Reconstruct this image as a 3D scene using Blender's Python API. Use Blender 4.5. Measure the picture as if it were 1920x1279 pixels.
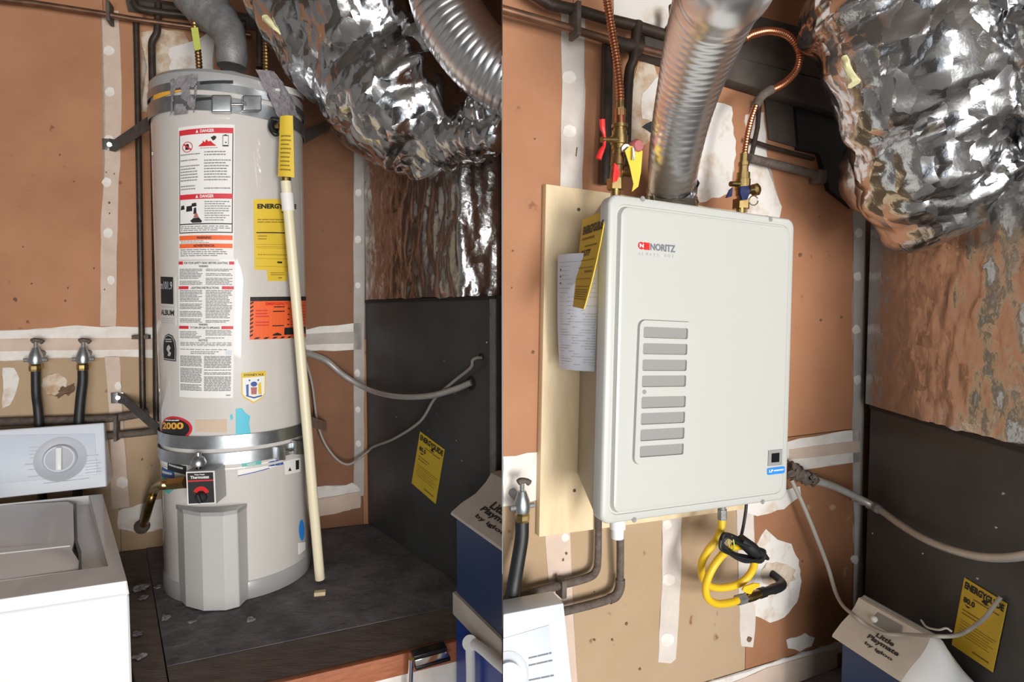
import bpy, bmesh, math, random
from mathutils import Vector as V, Matrix, noise
random.seed(7)
for o in list(bpy.data.objects): bpy.data.objects.remove(o)
S = bpy.context.scene
COL = S.collection
R = math.radians
# ---------------------------------------------------------------- camera
F = 1100.0; PITCH = R(2.84)
CAM = V((0, 0, 1.55))
cd = bpy.data.cameras.new('camera'); cam = bpy.data.objects.new('camera', cd); COL.objects.link(cam)
cam.location = CAM; cam.rotation_euler = (R(90) - PITCH, 0, 0)
cd.sensor_width = 36.0; cd.lens = F / 1920 * 36.0; cd.clip_start = 0.02; cd.clip_end = 60
S.camera = cam
# ---------------------------------------------------------------- world, light, exposure
W = bpy.data.worlds.new('daylight'); S.world = W; W.use_nodes = True
bg = W.node_tree.nodes['Background']
bg.inputs[0].default_value = (0.80, 0.90, 1.0, 1); bg.inputs[1].default_value = 0.7
def area(name, loc, target, sx, sy, power, col=(1, 1, 1)):
    l = bpy.data.lights.new(name, 'AREA'); l.shape = 'RECTANGLE'; l.size = sx; l.size_y = sy
    l.energy = power; l.color = col
    o = bpy.data.objects.new(name, l); COL.objects.link(o); o.location = loc
    o.rotation_euler = (V(target) - V(loc)).to_track_quat('-Z', 'Z').to_euler()
    return o
# daylight through the open garage door behind the photographer, strongest near the sunlit driveway
area('garage_door_daylight', (1.05, -3.35, 1.05), (0.2, 2.0, 1.1), 3.2, 2.05, 150, (1.0, 0.99, 0.97))
area('sunlit_driveway', (2.25, -3.30, 0.95), (-0.1, 2.0, 1.1), 1.0, 1.85, 165, (1.0, 0.98, 0.94))
S.view_settings.view_transform = 'Standard'
try: S.view_settings.look = 'None'
except Exception: pass
S.view_settings.gamma = 1.0; S.view_settings.exposure = 0.0
S.view_settings.use_curve_mapping = False

# ---------------------------------------------------------------- rays from the photograph's pixels to places in the garage
_f = V((0, math.cos(PITCH), -math.sin(PITCH))); _u = V((0, math.sin(PITCH), math.cos(PITCH)))
def ray(px, py): return V((1, 0, 0)) * ((px - 960) / F) + _u * ((639.5 - py) / F) + _f
def atY(px, py, Y):
    d = ray(px, py); return CAM + d * (Y / d.y)
def atZ(px, py, z):
    d = ray(px, py); return CAM + d * ((z - CAM.z) / d.z)
class Plane:
    def __init__(s, p, t):
        s.p = V((p[0], p[1], 0)); t = V((t[0], t[1], 0)).normalized(); s.t = t
        n = V((t.y, -t.x, 0)); s.n = n if n.dot(CAM - s.p - V((0, 0, CAM.z))) > 0 else -n
    def __call__(s, px, py, d=0.0):
        r = ray(px, py); q = s.p + s.n * d
        return CAM + r * ((q - CAM).dot(s.n) / r.dot(s.n))
WL = Plane((0, 2.73), (1, math.tan(R(18))))               # back wall of the left bay
WR = Plane((0, 1.249), (1, math.tan(R(24.7))))            # wall of the right bay
FL = Plane((-.649, 2.55), (.619, -.786))                  # side of the left furnace
FR = Plane((1.032, 1.72), (.036, 1.0))                    # side of the right furnace
CUT_N = V((1, 18 / F, 0)).normalized()                    # face of the dividing partition between the bays
def cut(bm, left=True):
    geo = bm.verts[:] + bm.edges[:] + bm.faces[:]
    r = bmesh.ops.bisect_plane(bm, geom=geo, plane_co=CAM - CUT_N * (0.001 if left else -0.001), plane_no=CUT_N if left else -CUT_N, clear_outer=True)
    ed = [e for e in r['geom_cut'] if isinstance(e, bmesh.types.BMEdge)]
    try: bmesh.ops.holes_fill(bm, edges=ed)
    except Exception: pass
    return bm

# ---------------------------------------------------------------- materials
MATS = {}
def mat(name, col, rough=.6, metal=0., col2=None, scale=8., lo=.35, hi=.65, bump=0., bscale=60., spots=None, coat=0., detail=5., facet=None, stretch=None, spec=None, trans=0., crough=.12):
    if name in MATS: return MATS[name]
    m = bpy.data.materials.new(name); m.use_nodes = True; nt = m.node_tree; N = nt.nodes; L = nt.links
    b = N['Principled BSDF']; b.inputs['Base Color'].default_value = (*col, 1)
    b.inputs['Roughness'].default_value = rough; b.inputs['Metallic'].default_value = metal
    if coat: b.inputs['Coat Weight'].default_value = coat; b.inputs['Coat Roughness'].default_value = crough
    if spec is not None: b.inputs['Specular IOR Level'].default_value = spec
    tc = N.new('ShaderNodeTexCoord'); vec = tc.outputs['Object']
    if stretch:
        mp = N.new('ShaderNodeMapping'); mp.inputs['Scale'].default_value = stretch; L.new(vec, mp.inputs[0]); vec = mp.outputs[0]
    cur = None
    if col2:
        n = N.new('ShaderNodeTexNoise'); n.inputs['Scale'].default_value = scale; n.inputs['Detail'].default_value = detail
        n.inputs['Roughness'].default_value = .62; L.new(vec, n.inputs['Vector'])
        mr = N.new('ShaderNodeMapRange'); mr.inputs[1].default_value = lo; mr.inputs[2].default_value = hi; L.new(n.outputs[0], mr.inputs[0])
        mx = N.new('ShaderNodeMix'); mx.data_type = 'RGBA'; mx.inputs[6].default_value = (*col, 1); mx.inputs[7].default_value = (*col2, 1)
        L.new(mr.outputs[0], mx.inputs[0]); cur = mx.outputs[2]
    if spots:
        sc, thr, sw, scol = spots
        n2 = N.new('ShaderNodeTexNoise'); n2.inputs['Scale'].default_value = sc; n2.inputs['Detail'].default_value = 3; L.new(tc.outputs['Object'], n2.inputs['Vector'])
        mr2 = N.new('ShaderNodeMapRange'); mr2.inputs[1].default_value = thr; mr2.inputs[2].default_value = thr + sw; L.new(n2.outputs[0], mr2.inputs[0])
        mx2 = N.new('ShaderNodeMix'); mx2.data_type = 'RGBA'; mx2.inputs[6].default_value = (*col, 1); mx2.inputs[7].default_value = (*scol, 1)
        if cur: L.new(cur, mx2.inputs[6])
        L.new(mr2.outputs[0], mx2.inputs[0]); cur = mx2.outputs[2]
    if cur: L.new(cur, b.inputs['Base Color'])
    if bump:
        nb = N.new('ShaderNodeTexNoise'); nb.inputs['Scale'].default_value = bscale; nb.inputs['Detail'].default_value = 4; L.new(vec, nb.inputs['Vector'])
        bp = N.new('ShaderNodeBump'); bp.inputs['Strength'].default_value = bump; bp.inputs['Distance'].default_value = .004
        L.new(nb.outputs[0], bp.inputs['Height']); L.new(bp.outputs[0], b.inputs['Normal'])
    if facet:   # fine crinkle: every small patch of foil leans its own way
        fs, fk = facet
        nd = N.new('ShaderNodeTexNoise'); nd.inputs['Scale'].default_value = fs * .35; nd.inputs['Detail'].default_value = 3; L.new(tc.outputs['Object'], nd.inputs['Vector'])
        ma = N.new('ShaderNodeVectorMath'); ma.operation = 'MULTIPLY_ADD'; ma.inputs[1].default_value = (.10, .10, .10); L.new(nd.outputs['Color'], ma.inputs[0]); L.new(tc.outputs['Object'], ma.inputs[2])
        mp2 = N.new('ShaderNodeMapping'); mp2.inputs['Rotation'].default_value = (.3, .5, .4); mp2.inputs['Scale'].default_value = (1, 1.4, .55); L.new(ma.outputs[0], mp2.inputs[0])
        vo = N.new('ShaderNodeTexVoronoi'); vo.inputs['Scale'].default_value = fs; L.new(mp2.outputs[0], vo.inputs['Vector'])
        s1 = N.new('ShaderNodeVectorMath'); s1.operation = 'SUBTRACT'; s1.inputs[1].default_value = (.5, .5, .5); L.new(vo.outputs['Color'], s1.inputs[0])
        s2 = N.new('ShaderNodeVectorMath'); s2.operation = 'SCALE'; s2.inputs[3].default_value = fk; L.new(s1.outputs[0], s2.inputs[0])
        ad = N.new('ShaderNodeVectorMath'); ad.operation = 'ADD'; L.new(s2.outputs[0], ad.inputs[1])
        if bump: L.new(bp.outputs[0], ad.inputs[0])
        else: g = N.new('ShaderNodeNewGeometry'); L.new(g.outputs['Normal'], ad.inputs[0])
        no = N.new('ShaderNodeVectorMath'); no.operation = 'NORMALIZE'; L.new(ad.outputs[0], no.inputs[0]); L.new(no.outputs[0], b.inputs['Normal'])
    MATS[name] = m; return m
M_paper = mat('drywall_paper', (.46, .216, .112), .75, col2=(.38, .17, .085), scale=3.2, bump=.08, bscale=90, spots=(26, .70, .06, (.22, .09, .045)))
M_paper2 = mat('drywall_paper_lower', (.44, .315, .20), .75, col2=(.39, .265, .155), scale=3.0, bump=.08, bscale=90, spots=(24, .70, .06, (.25, .12, .06)))
M_paper3 = mat('drywall_paper_shaded', (.255, .112, .055), .75, col2=(.195, .082, .038), scale=3.5, bump=.08, bscale=90, spots=(26, .70, .06, (.18, .08, .04)))  # same paper with shade put into its colour
M_paperR = mat('drywall_paper_bright', (.44, .21, .112), .75, col2=(.375, .17, .086), scale=3.2, bump=.08, bscale=90, spots=(26, .70, .06, (.26, .11, .055)))
M_paperM = mat('drywall_paper_brown', (.345, .158, .078), .75, col2=(.27, .118, .055), scale=3.2, bump=.08, bscale=90, spots=(22, .66, .08, (.42, .26, .15)))
M_case = mat('shaded_case_paint', (.36, .325, .255), .5)  # off-white case; the shade on its side is painted into this colour
M_tape = mat('joint_tape_paper', (.64, .50, .41), .8, col2=(.56, .43, .35), scale=14, bump=.1, bscale=120)
M_tapeR = mat('joint_tape_pale', (.66, .60, .55), .8, col2=(.57, .50, .45), scale=14, bump=.1, bscale=120)
M_shroud = mat('shroud_paint', (.50, .49, .475), .35, coat=.3)
M_tapeg = mat('joint_tape_grey', (.50, .46, .43), .8, col2=(.42, .38, .35), scale=14, bump=.1, bscale=120)
M_mud = mat('joint_compound', (.82, .78, .74), .8, col2=(.70, .63, .56), scale=16, bump=.15, bscale=70)
M_mudt = mat('torn_plaster', (.66, .56, .45), .85, col2=(.46, .30, .18), scale=18, lo=.42, hi=.6, bump=.3, bscale=60)
M_mudw = mat('skim_coat', (.74, .70, .66), .85, col2=(.55, .40, .28), scale=14, lo=.5, hi=.7, bump=.3, bscale=60)
M_dark = mat('soot_stain', (.10, .06, .04), .85, col2=(.20, .11, .06), scale=40)
M_pipe = mat('black_iron_pipe', (.036, .026, .020), .45, .35, col2=(.07, .046, .034), scale=30, bump=.15, bscale=150)
M_pipeb = mat('aged_copper_pipe', (.30, .16, .10), .38, .75, col2=(.14, .08, .055), scale=14, stretch=(1, 1, 1))
M_dust = mat('dusty_pipe', (.085, .062, .05), .8, .1, col2=(.15, .12, .10), scale=40, bump=.6, bscale=200)
M_white = mat('white_enamel', (.83, .83, .84), .32, coat=.3)
M_panel = mat('washer_panel', (.66, .70, .78), .35, coat=.3)
M_paneli = mat('washer_panel_inset', (.60, .65, .74), .35)
M_grey = mat('grey_plastic', (.46, .48, .53), .4)
M_greyd = mat('dark_grey_print', (.16, .17, .20), .6)
M_jacket = mat('heater_jacket_paint', (.63, .595, .56), .5, coat=1., crough=.05, col2=(.60, .565, .53), scale=5)
M_jacketg = mat('heater_grey_paint', (.34, .335, .33), .35, coat=.3)
M_galv = mat('galvanized_steel', (.48, .50, .52), .34, .9, col2=(.36, .38, .40), scale=28, bump=.05)
M_galvd = mat('dusty_galvanized_steel', (.30, .30, .30), .55, .4, col2=(.20, .20, .20), scale=25, bump=.4, bscale=160)
M_steel = mat('bright_zinc', (.66, .66, .66), .25, 1.)
M_chrome = mat('chrome', (.8, .8, .8), .12, 1.)
M_alu = mat('aluminium_flex', (.90, .90, .92), .31, 1.)
M_foil = mat('foil_facing', (.64, .64, .65), .17, 1., bump=.35, bscale=42, facet=(24, .42))
M_foil2 = mat('foil_facing_soft', (.60, .59, .58), .27, 1., col2=(.50, .49, .48), scale=10, bump=.35, bscale=70, facet=(42, .20))
M_copper = mat('copper_flex', (.62, .26, .14), .32, 1., col2=(.48, .19, .10), scale=18)
M_brass = mat('brass', (.48, .35, .15), .34, 1., col2=(.34, .24, .10), scale=24)
M_strapd = mat('grimy_strap', (.12, .11, .105), .7, .3, col2=(.07, .065, .065), scale=25, bump=.4, bscale=160)
M_dullbrass = mat('dull_brass_flex', (.36, .21, .09), .4, .9, col2=(.22, .13, .06), scale=30)
M_furn = mat('furnace_enamel', (.070, .070, .070), .45, .0, spec=.35, col2=(.052, .052, .052), scale=5, bump=.03, bscale=40)
M_black = mat('black_rubber', (.012, .012, .013), .5)
M_blackg = mat('black_gloss', (.010, .010, .012), .25)
M_cream = mat('cream_plastic_pipe', (.78, .70, .50), .38)
M_yellow = mat('yellow_card', (.76, .53, .045), .6, col2=(.70, .48, .04), scale=12)
M_yellowb = mat('yellow_vinyl', (.80, .52, .02), .38)
M_yelgr = mat('yellow_green_tag', (.55, .60, .12), .5)
M_orange = mat('orange_label', (.86, .14, .035), .55)
M_orange2 = mat('amber_label', (.80, .40, .05), .55)
M_red = mat('red_print', (.62, .03, .045), .5)
M_redv = mat('red_vinyl', (.62, .02, .02), .4)
M_label = mat('white_label', (.80, .78, .75), .55)
M_paperw = mat('white_paper', (.66, .68, .76), .7)
M_ink = mat('black_ink', (.015, .015, .016), .6)
M_inkg = mat('grey_ink', (.24, .24, .24), .7)
M_inkl = mat('pale_grey_ink', (.45, .46, .46), .7)
M_inky = mat('brown_ink_on_yellow', (.26, .17, .02), .7)
M_blue = mat('blue_print', (.03, .09, .32), .5)
M_cyan = mat('cyan_sticker', (.06, .48, .62), .5)
M_teal = mat('teal_sticker', (.10, .42, .40), .5)
M_skyb = mat('bright_blue_sticker', (.03, .24, .72), .4)
M_beige = mat('faded_beige_sticker', (.60, .46, .34), .7)
M_lint = mat('purple_grey_lint', (.30, .265, .285), .95, col2=(.20, .18, .19), scale=60, bump=1., bscale=180)
M_deck = mat('dusty_dark_deck', (.105, .097, .108), .9, col2=(.21, .20, .215), scale=7, bump=1., bscale=38, spots=(45, .66, .05, (.22, .20, .23)))
M_plank = mat('dusty_brown_plank', (.125, .095, .078), .85, col2=(.19, .15, .13), scale=10, bump=.4, bscale=50, stretch=(1, 4, 1))
M_redwood = mat('reddish_timber_edge', (.40, .13, .055), .65, col2=(.27, .085, .035), scale=9, stretch=(2, 2, 14), bump=.2, bscale=40)
M_conc = mat('concrete_floor', (.36, .35, .335), .85, col2=(.29, .28, .27), scale=4, bump=.2, bscale=40)
M_ply = mat('plywood_board', (.78, .62, .40), .6, col2=(.64, .48, .28), scale=4.5, lo=.4, hi=.7, stretch=(3, 3, .7), bump=.06, bscale=50)
M_timber = mat('dark_old_timber', (.055, .042, .034), .8, col2=(.10, .08, .065), scale=8, bump=.3, bscale=50)
M_room = mat('grey_garage_wall', (.26, .255, .25), .9)
M_ceil = mat('ceiling_drywall', (.14, .12, .10), .9)
M_unit = mat('white_powder_coat', (.515, .515, .485), .38, coat=.2)
M_slot = mat('louver_grey', (.27, .27, .26), .6)
M_cond = mat('grey_conduit', (.54, .52, .49), .38, .4, col2=(.46, .44, .41), scale=30)
M_cable = mat('grey_cable', (.36, .33, .29), .6)
M_lidbeige = mat('cooler_lid_plastic', (.66, .61, .54), .5, col2=(.56, .50, .44), scale=6)
M_lidw = mat('cooler_white_plastic', (.80, .80, .80), .45)
M_navy = mat('navy_plastic', (.018, .045, .13), .42)
M_royal = mat('royal_blue_plastic', (.012, .055, .34), .38)
M_blueh = mat('blue_handle', (.010, .018, .085), .4)
M_pink = mat('pinkish_red_collar', (.42, .13, .13), .5)
M_ins = mat('pale_yellow_insulation', (.72, .68, .38), .95)

# ---------------------------------------------------------------- object helpers
WLOC = {}
PRINT = {'fine_print', 'panel_printing', 'label_border', 'red_dash', 'vapor_symbols', 'hand_and_tap_symbol', 'notice_marks', 'energy_marks', 'blue_figures', 'bullet_marks', 'red_banner', 'orange_banner', 'sticker_motif'}
def tag(o, label=None, cat=None, group=None, kind=None):
    if label: o['label'] = label
    if cat: o['category'] = cat
    if group: o['group'] = group
    if kind: o['kind'] = kind
    return o
def thing(name, loc, label, cat, group=None):
    o = bpy.data.objects.new(name, None); COL.objects.link(o); o.location = loc; o.empty_display_size = .05
    WLOC[o.name] = V(loc); return tag(o, label, cat, group)
def finish(name, me, material, parent, smooth=True, angle=38):
    if smooth:
        me.polygons.foreach_set('use_smooth', [True] * len(me.polygons)); me.set_sharp_from_angle(angle=R(angle))
    n = len(me.vertices); c = V((0, 0, 0))
    if n:
        lo = V([min(v.co[i] for v in me.vertices) for i in range(3)]); hi = V([max(v.co[i] for v in me.vertices) for i in range(3)]); c = (lo + hi) / 2
        me.transform(Matrix.Translation(-c))
    for m in (material if isinstance(material, (list, tuple)) else [material]): me.materials.append(m)
    o = bpy.data.objects.new(name, me); COL.objects.link(o)
    if parent: o.parent = parent; o.location = c - WLOC[parent.name]
    else: o.location = c
    WLOC[o.name] = c
    if name in PRINT: o['kind'] = 'stuff'
    return o
def obj(name, bm, material, parent=None, smooth=True, bevel=0., seg=2, angle=38, recalc=True):
    if bevel:
        bm.normal_update()
        es = [e for e in bm.edges if len(e.link_faces) == 2 and e.calc_face_angle(0) > R(30)]
        bmesh.ops.bevel(bm, geom=es, offset=bevel, segments=seg, profile=.6, affect='EDGES', clamp_overlap=True)
    if recalc: bmesh.ops.recalc_face_normals(bm, faces=bm.faces[:])
    me = bpy.data.meshes.new(name); bm.to_mesh(me); bm.free()
    return finish(name, me, material, parent, smooth, angle)
B = bmesh.new
def box(bm, c, a, b, d):
    """box of half-extent vectors a, b, d about centre c"""
    c, a, b, d = V(c), V(a), V(b), V(d)
    vs = [bm.verts.new(c + a * i + b * j + d * k) for k in (-1, 1) for j in (-1, 1) for i in (-1, 1)]
    for f in ((0, 1, 3, 2), (4, 6, 7, 5), (0, 4, 5, 1), (2, 3, 7, 6), (0, 2, 6, 4), (1, 5, 7, 3)): bm.faces.new([vs[i] for i in f])
    return bm
def prism(bm, pts, ext):
    ext = V(ext); a = [bm.verts.new(V(p)) for p in pts]; b = [bm.verts.new(V(p) + ext) for p in pts]; n = len(pts)
    bm.faces.new(a); bm.faces.new(b[::-1])
    for i in range(n): bm.faces.new([a[i], b[i], b[(i + 1) % n], a[(i + 1) % n]])
    return bm
def plan(bm, pts, z0, z1): return prism(bm, [(p[0], p[1], z0) for p in pts], (0, 0, z1 - z0))
def smoothpath(pts, n=8):
    pts = [V(p) for p in pts]; out = []
    P = [pts[0] * 2 - pts[1]] + pts + [pts[-1] * 2 - pts[-2]]
    for i in range(1, len(P) - 2):
        p0, p1, p2, p3 = P[i - 1:i + 3]
        for k in range(n):
            t = k / n; out.append(.5 * ((2 * p1) + (p2 - p0) * t + (2 * p0 - 5 * p1 + 4 * p2 - p3) * t * t + (3 * p1 - p0 - 3 * p2 + p3) * t ** 3))
    out.append(pts[-1]); return out
def lerpl(vals, t):
    if not isinstance(vals, (list, tuple)): return vals
    x = t * (len(vals) - 1); i = min(int(x), len(vals) - 2); return vals[i] + (vals[i + 1] - vals[i]) * (x - i)
def tube(bm, pts, r, seg=12, caps=True, flat=1.0, rf=None, up=None):
    pts = [V(p) for p in pts]; n = len(pts); rings = []; nrm = None
    for i, p in enumerate(pts):
        t = (pts[min(i + 1, n - 1)] - pts[max(i - 1, 0)]).normalized()
        if nrm is None:
            a = V(up) if up else (V((0, 0, 1)) if abs(t.z) < .9 else V((0, 1, 0)))
            nrm = (a - t * a.dot(t)).normalized()
        else: nrm = (nrm - t * nrm.dot(t)).normalized()
        bi = t.cross(nrm); rr = lerpl(r, i / max(n - 1, 1))
        if rf: rr *= rf(i)
        rings.append([bm.verts.new(p + nrm * (math.cos(2 * math.pi * k / seg) * rr * flat) + bi * (math.sin(2 * math.pi * k / seg) * rr)) for k in range(seg)])
    for i in range(n - 1):
        for k in range(seg): bm.faces.new([rings[i][k], rings[i][(k + 1) % seg], rings[i + 1][(k + 1) % seg], rings[i + 1][k]])
    if caps and seg > 2: bm.faces.new(rings[0][::-1]); bm.faces.new(rings[-1])
    return bm
def bylen(pts, rads):
    """radii given at the path's points, as an even list along its length"""
    L = [0.]
    for a, b in zip(pts, pts[1:]): L.append(L[-1] + (V(b) - V(a)).length)
    out = []
    for i in range(61):
        s = L[-1] * i / 60; k = max(j for j in range(len(L) - 1) if L[j] <= s + 1e-9); out.append(rads[k] + (rads[k + 1] - rads[k]) * min(1, (s - L[k]) / max(1e-6, L[k + 1] - L[k])))
    return out
def resample(pts, step):
    pts = [V(p) for p in pts]; out = [pts[0]]; acc = 0.; last = pts[0]
    for q in pts[1:]:
        seg = q - last; L = seg.length
        while L > 1e-9 and acc + L >= step:
            last = last + seg.normalized() * (step - acc); out.append(last.copy()); seg = q - last; L = seg.length; acc = 0.
        acc += L; last = q
    out.append(pts[-1]); return out
def corrugated(bm, pts, r, pitch, depth, seg=16, sub=4, cap=True):
    """a hose of real rings along the path"""
    p = resample(smoothpath(pts, 16), pitch / sub)
    return tube(bm, p, r, seg, cap, rf=lambda i: 1 - depth * (.5 + .5 * math.cos(2 * math.pi * i / sub)))
def lathe(bm, o, ax, prof, seg=24, a0=0, a1=360):
    o, ax = V(o), V(ax).normalized(); x = ax.orthogonal().normalized() if abs(ax.z) < .99 else V((1, 0, 0)); y = ax.cross(x); full = abs(a1 - a0) >= 360
    n = seg if full else seg + 1; rings = []
    for (r, h) in prof:
        if r < 1e-6: rings.append([bm.verts.new(o + ax * h)]); continue
        rings.append([bm.verts.new(o + ax * h + (x * math.cos(R(a0 + (a1 - a0) * k / seg)) + y * math.sin(R(a0 + (a1 - a0) * k / seg))) * r) for k in range(n)])
    for a, b in zip(rings, rings[1:]):
        for k in range(seg):
            k2 = (k + 1) % n
            if len(a) == 1 and len(b) == 1: continue
            if len(a) == 1: bm.faces.new([a[0], b[k], b[k2]])
            elif len(b) == 1: bm.faces.new([a[k], b[0], a[k2]])
            else: bm.faces.new([a[k], b[k], b[k2], a[k2]])
    return bm
def cyl(bm, p, q, r, seg=16):
    p, q = V(p), V(q); L = (q - p).length; return lathe(bm, p, q - p, [(0, 0), (r, 0), (r, L), (0, L)], seg)
def hexnut(bm, p, q, r): return cyl(bm, p, q, r, 6)
# ---------- flat patches on a wall, drawn as outlines with thickness
def jitter(poly, step, amp, seed=0):
    rnd = random.Random(seed); out = []; n = len(poly)
    for i in range(n):
        a, b = V((*poly[i], 0)), V((*poly[(i + 1) % n], 0)); L = (b - a).length; k = max(1, int(L / step)); nn = V((-(b - a).y, (b - a).x, 0)).normalized() if L else V((0, 0, 0))
        for j in range(k):
            p = a + (b - a) * (j / k)
            if j: p += nn * rnd.uniform(-amp, amp)
            out.append((p.x, p.y))
    return out
def patch(name, pl, poly, th, material, parent, jit=None, seed=1, base=0.0, clip=None):
    if jit: poly = jitter(poly, jit[0], jit[1], seed)
    front = [pl(x, y, base + th) for x, y in poly]; bm = B()
    prism(bm, front, -pl.n * (th + .0015))
    if clip is not None: cut(bm, clip)
    bmesh.ops.triangulate(bm, faces=[f for f in bm.faces if len(f.verts) > 4])
    return obj(name, bm, material, parent, smooth=False)
def ellipse(cx, cy, rx, ry, n=18, rot=0, wob=0, seed=0):
    rnd = random.Random(seed); out = []
    for k in range(n):
        a = 2 * math.pi * k / n; w = 1 + rnd.uniform(-wob, wob); x, y = rx * w * math.cos(a), ry * w * math.sin(a)
        out.append((cx + x * math.cos(rot) - y * math.sin(rot), cy + x * math.sin(rot) + y * math.cos(rot)))
    return out
def stack(bm, a, b, segs, n=18):
    """a stepped turned body between two places: (share of the length, radius) for each step"""
    a, b = V(a), V(b); L = (b - a).length; pr = [(0, 0)]; s = 0
    for f, r_ in segs: pr += [(r_, s * L + .0004), (r_, (s + f) * L - .0004)]; s += f
    return lathe(bm, a, b - a, pr + [(0, L)], n)
# ---------- surfaces (u, v, offset) -> place; printing, lettering and labels go on them
def quad(pl, tl, tr, br, bl, d=0.0):
    TL, TR, BR, BL = [pl(*p, d) for p in (tl, tr, br, bl)]
    n = (BR - BL).cross(TL - BL).normalized()
    if n.dot(CAM - BL) < 0: n = -n
    return lambda u, v, off=0.: BL * (1 - u) * (1 - v) + BR * u * (1 - v) + TL * (1 - u) * v + TR * u * v + n * off
def grid(bm, mf, u0, v0, u1, v1, off, nu=1, nv=1, th=0.):
    vs = [[bm.verts.new(mf(u0 + (u1 - u0) * i / nu, v0 + (v1 - v0) * j / nv, off)) for i in range(nu + 1)] for j in range(nv + 1)]
    for j in range(nv):
        for i in range(nu): bm.faces.new([vs[j][i], vs[j][i + 1], vs[j + 1][i + 1], vs[j + 1][i]])
    if th:
        ring = [(i, 0) for i in range(nu)] + [(nu, j) for j in range(nv)] + [(i, nv) for i in range(nu, 0, -1)] + [(0, j) for j in range(nv, 0, -1)]
        lo = [bm.verts.new(mf(u0 + (u1 - u0) * i / nu, v0 + (v1 - v0) * j / nv, off - th)) for i, j in ring]; n = len(ring)
        for k in range(n):
            a, b = ring[k], ring[(k + 1) % n]; bm.faces.new([vs[a[1]][a[0]], lo[k], lo[(k + 1) % n], vs[b[1]][b[0]]])
    return bm
def polyon(bm, mf, pts, off):
    if not getattr(mf, 'cyl', False):
        f = bm.faces.new([bm.verts.new(mf(u, v, off)) for u, v in pts]); bmesh.ops.triangulate(bm, faces=[f]); return bm
    us = [p[0] for p in pts]; n = max(1, int((max(us) - min(us)) * 9)); lo, hi = min(us), max(us)   # on a round jacket: cut into upright slices
    t = B(); t.faces.new([t.verts.new((u, v, 0)) for u, v in pts])
    for k in range(1, n): bmesh.ops.bisect_plane(t, geom=t.verts[:] + t.edges[:] + t.faces[:], plane_co=(lo + (hi - lo) * k / n, 0, 0), plane_no=(1, 0, 0))
    m = {v: bm.verts.new(mf(v.co.x, v.co.y, off)) for v in t.verts}
    for f in t.faces: bm.faces.new([m[v] for v in f.verts])
    t.free(); return bm
def words(bm, mf, u0, v0, u1, v1, rows, off, fill=.55, seed=0, wmin=.03, wmax=.14, ragged=.3):
    """lines of print too small to read: one small dash for each word"""
    rnd = random.Random(seed); h = (v1 - v0) / rows; W_ = u1 - u0
    for r_ in range(rows):
        y = v1 - (r_ + .5) * h; u = u0; end = u1 - W_ * (rnd.random() * ragged)
        if rnd.random() < .08: continue
        while u < end:
            w = W_ * rnd.uniform(wmin, wmax); e = min(u + w, u1)
            grid(bm, mf, u, y - h * fill / 2, e, y + h * fill / 2, off); u = e + W_ * .018
    return bm
def letters(bm, mf, s, u0, v0, u1, v1, off, bold=0.0, shear=0.):
    cu = bpy.data.curves.new('t', 'FONT'); cu.body = s; cu.size = 1; cu.offset = bold; cu.resolution_u = 3; cu.shear = shear
    t = bpy.data.objects.new('t', cu); COL.objects.link(t)
    dg = bpy.context.evaluated_depsgraph_get(); me = bpy.data.meshes.new_from_object(t.evaluated_get(dg))
    xs = [v.co.x for v in me.vertices]; ys = [v.co.y for v in me.vertices]
    x0, x1, y0, y1 = min(xs), max(xs), min(ys), max(ys)
    vs = [bm.verts.new(mf(u0 + (u1 - u0) * (v.co.x - x0) / (x1 - x0), v0 + (v1 - v0) * (v.co.y - y0) / max(1e-6, y1 - y0), off)) for v in me.vertices]
    for p in me.polygons:
        try: bm.faces.new([vs[i] for i in p.vertices])
        except Exception: pass
    bpy.data.objects.remove(t); bpy.data.curves.remove(cu); bpy.data.meshes.remove(me)
    return bm
def text(name, mf, s, u0, v0, u1, v1, material, parent, off=.0008, bold=0., shear=0.):
    return obj(name, letters(B(), mf, s, u0, v0, u1, v1, off, bold, shear), material, parent, smooth=False, recalc=False)
def crumple(bm, tilt, scale, seed=0., lim=None, qs=None, st=(1, 1, 1), swell=.007):
    """dents and folds of foil: swells and folds at three sizes, meeting in sharp creases, as geometry"""
    bm.normal_update(); o = V((seed * 3.1, seed * 1.7, seed)); ns = [v.normal.copy() for v in bm.verts]
    for i, (v, n) in enumerate(zip(list(bm.verts), ns)):
        q = qs[i] if qs else V((v.co.x * st[0], v.co.y * st[1], v.co.z * st[2]))
        w = q + noise.noise_vector(q * scale * .7 + o) * (.30 / scale)
        h = noise.noise(q * scale * .4 + o) * swell
        for sc, tl in ((scale, tilt), (scale * 2.3, tilt * 1.0), (scale * 5.2, tilt * .62)):
            h += tl / sc * (abs(noise.noise(w * sc + o * sc)) * 2.2 - .5)          # smooth swells meeting in sharp continuous creases
        if lim: h *= lim(v.co)
        v.co += n * h
    return bm
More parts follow.
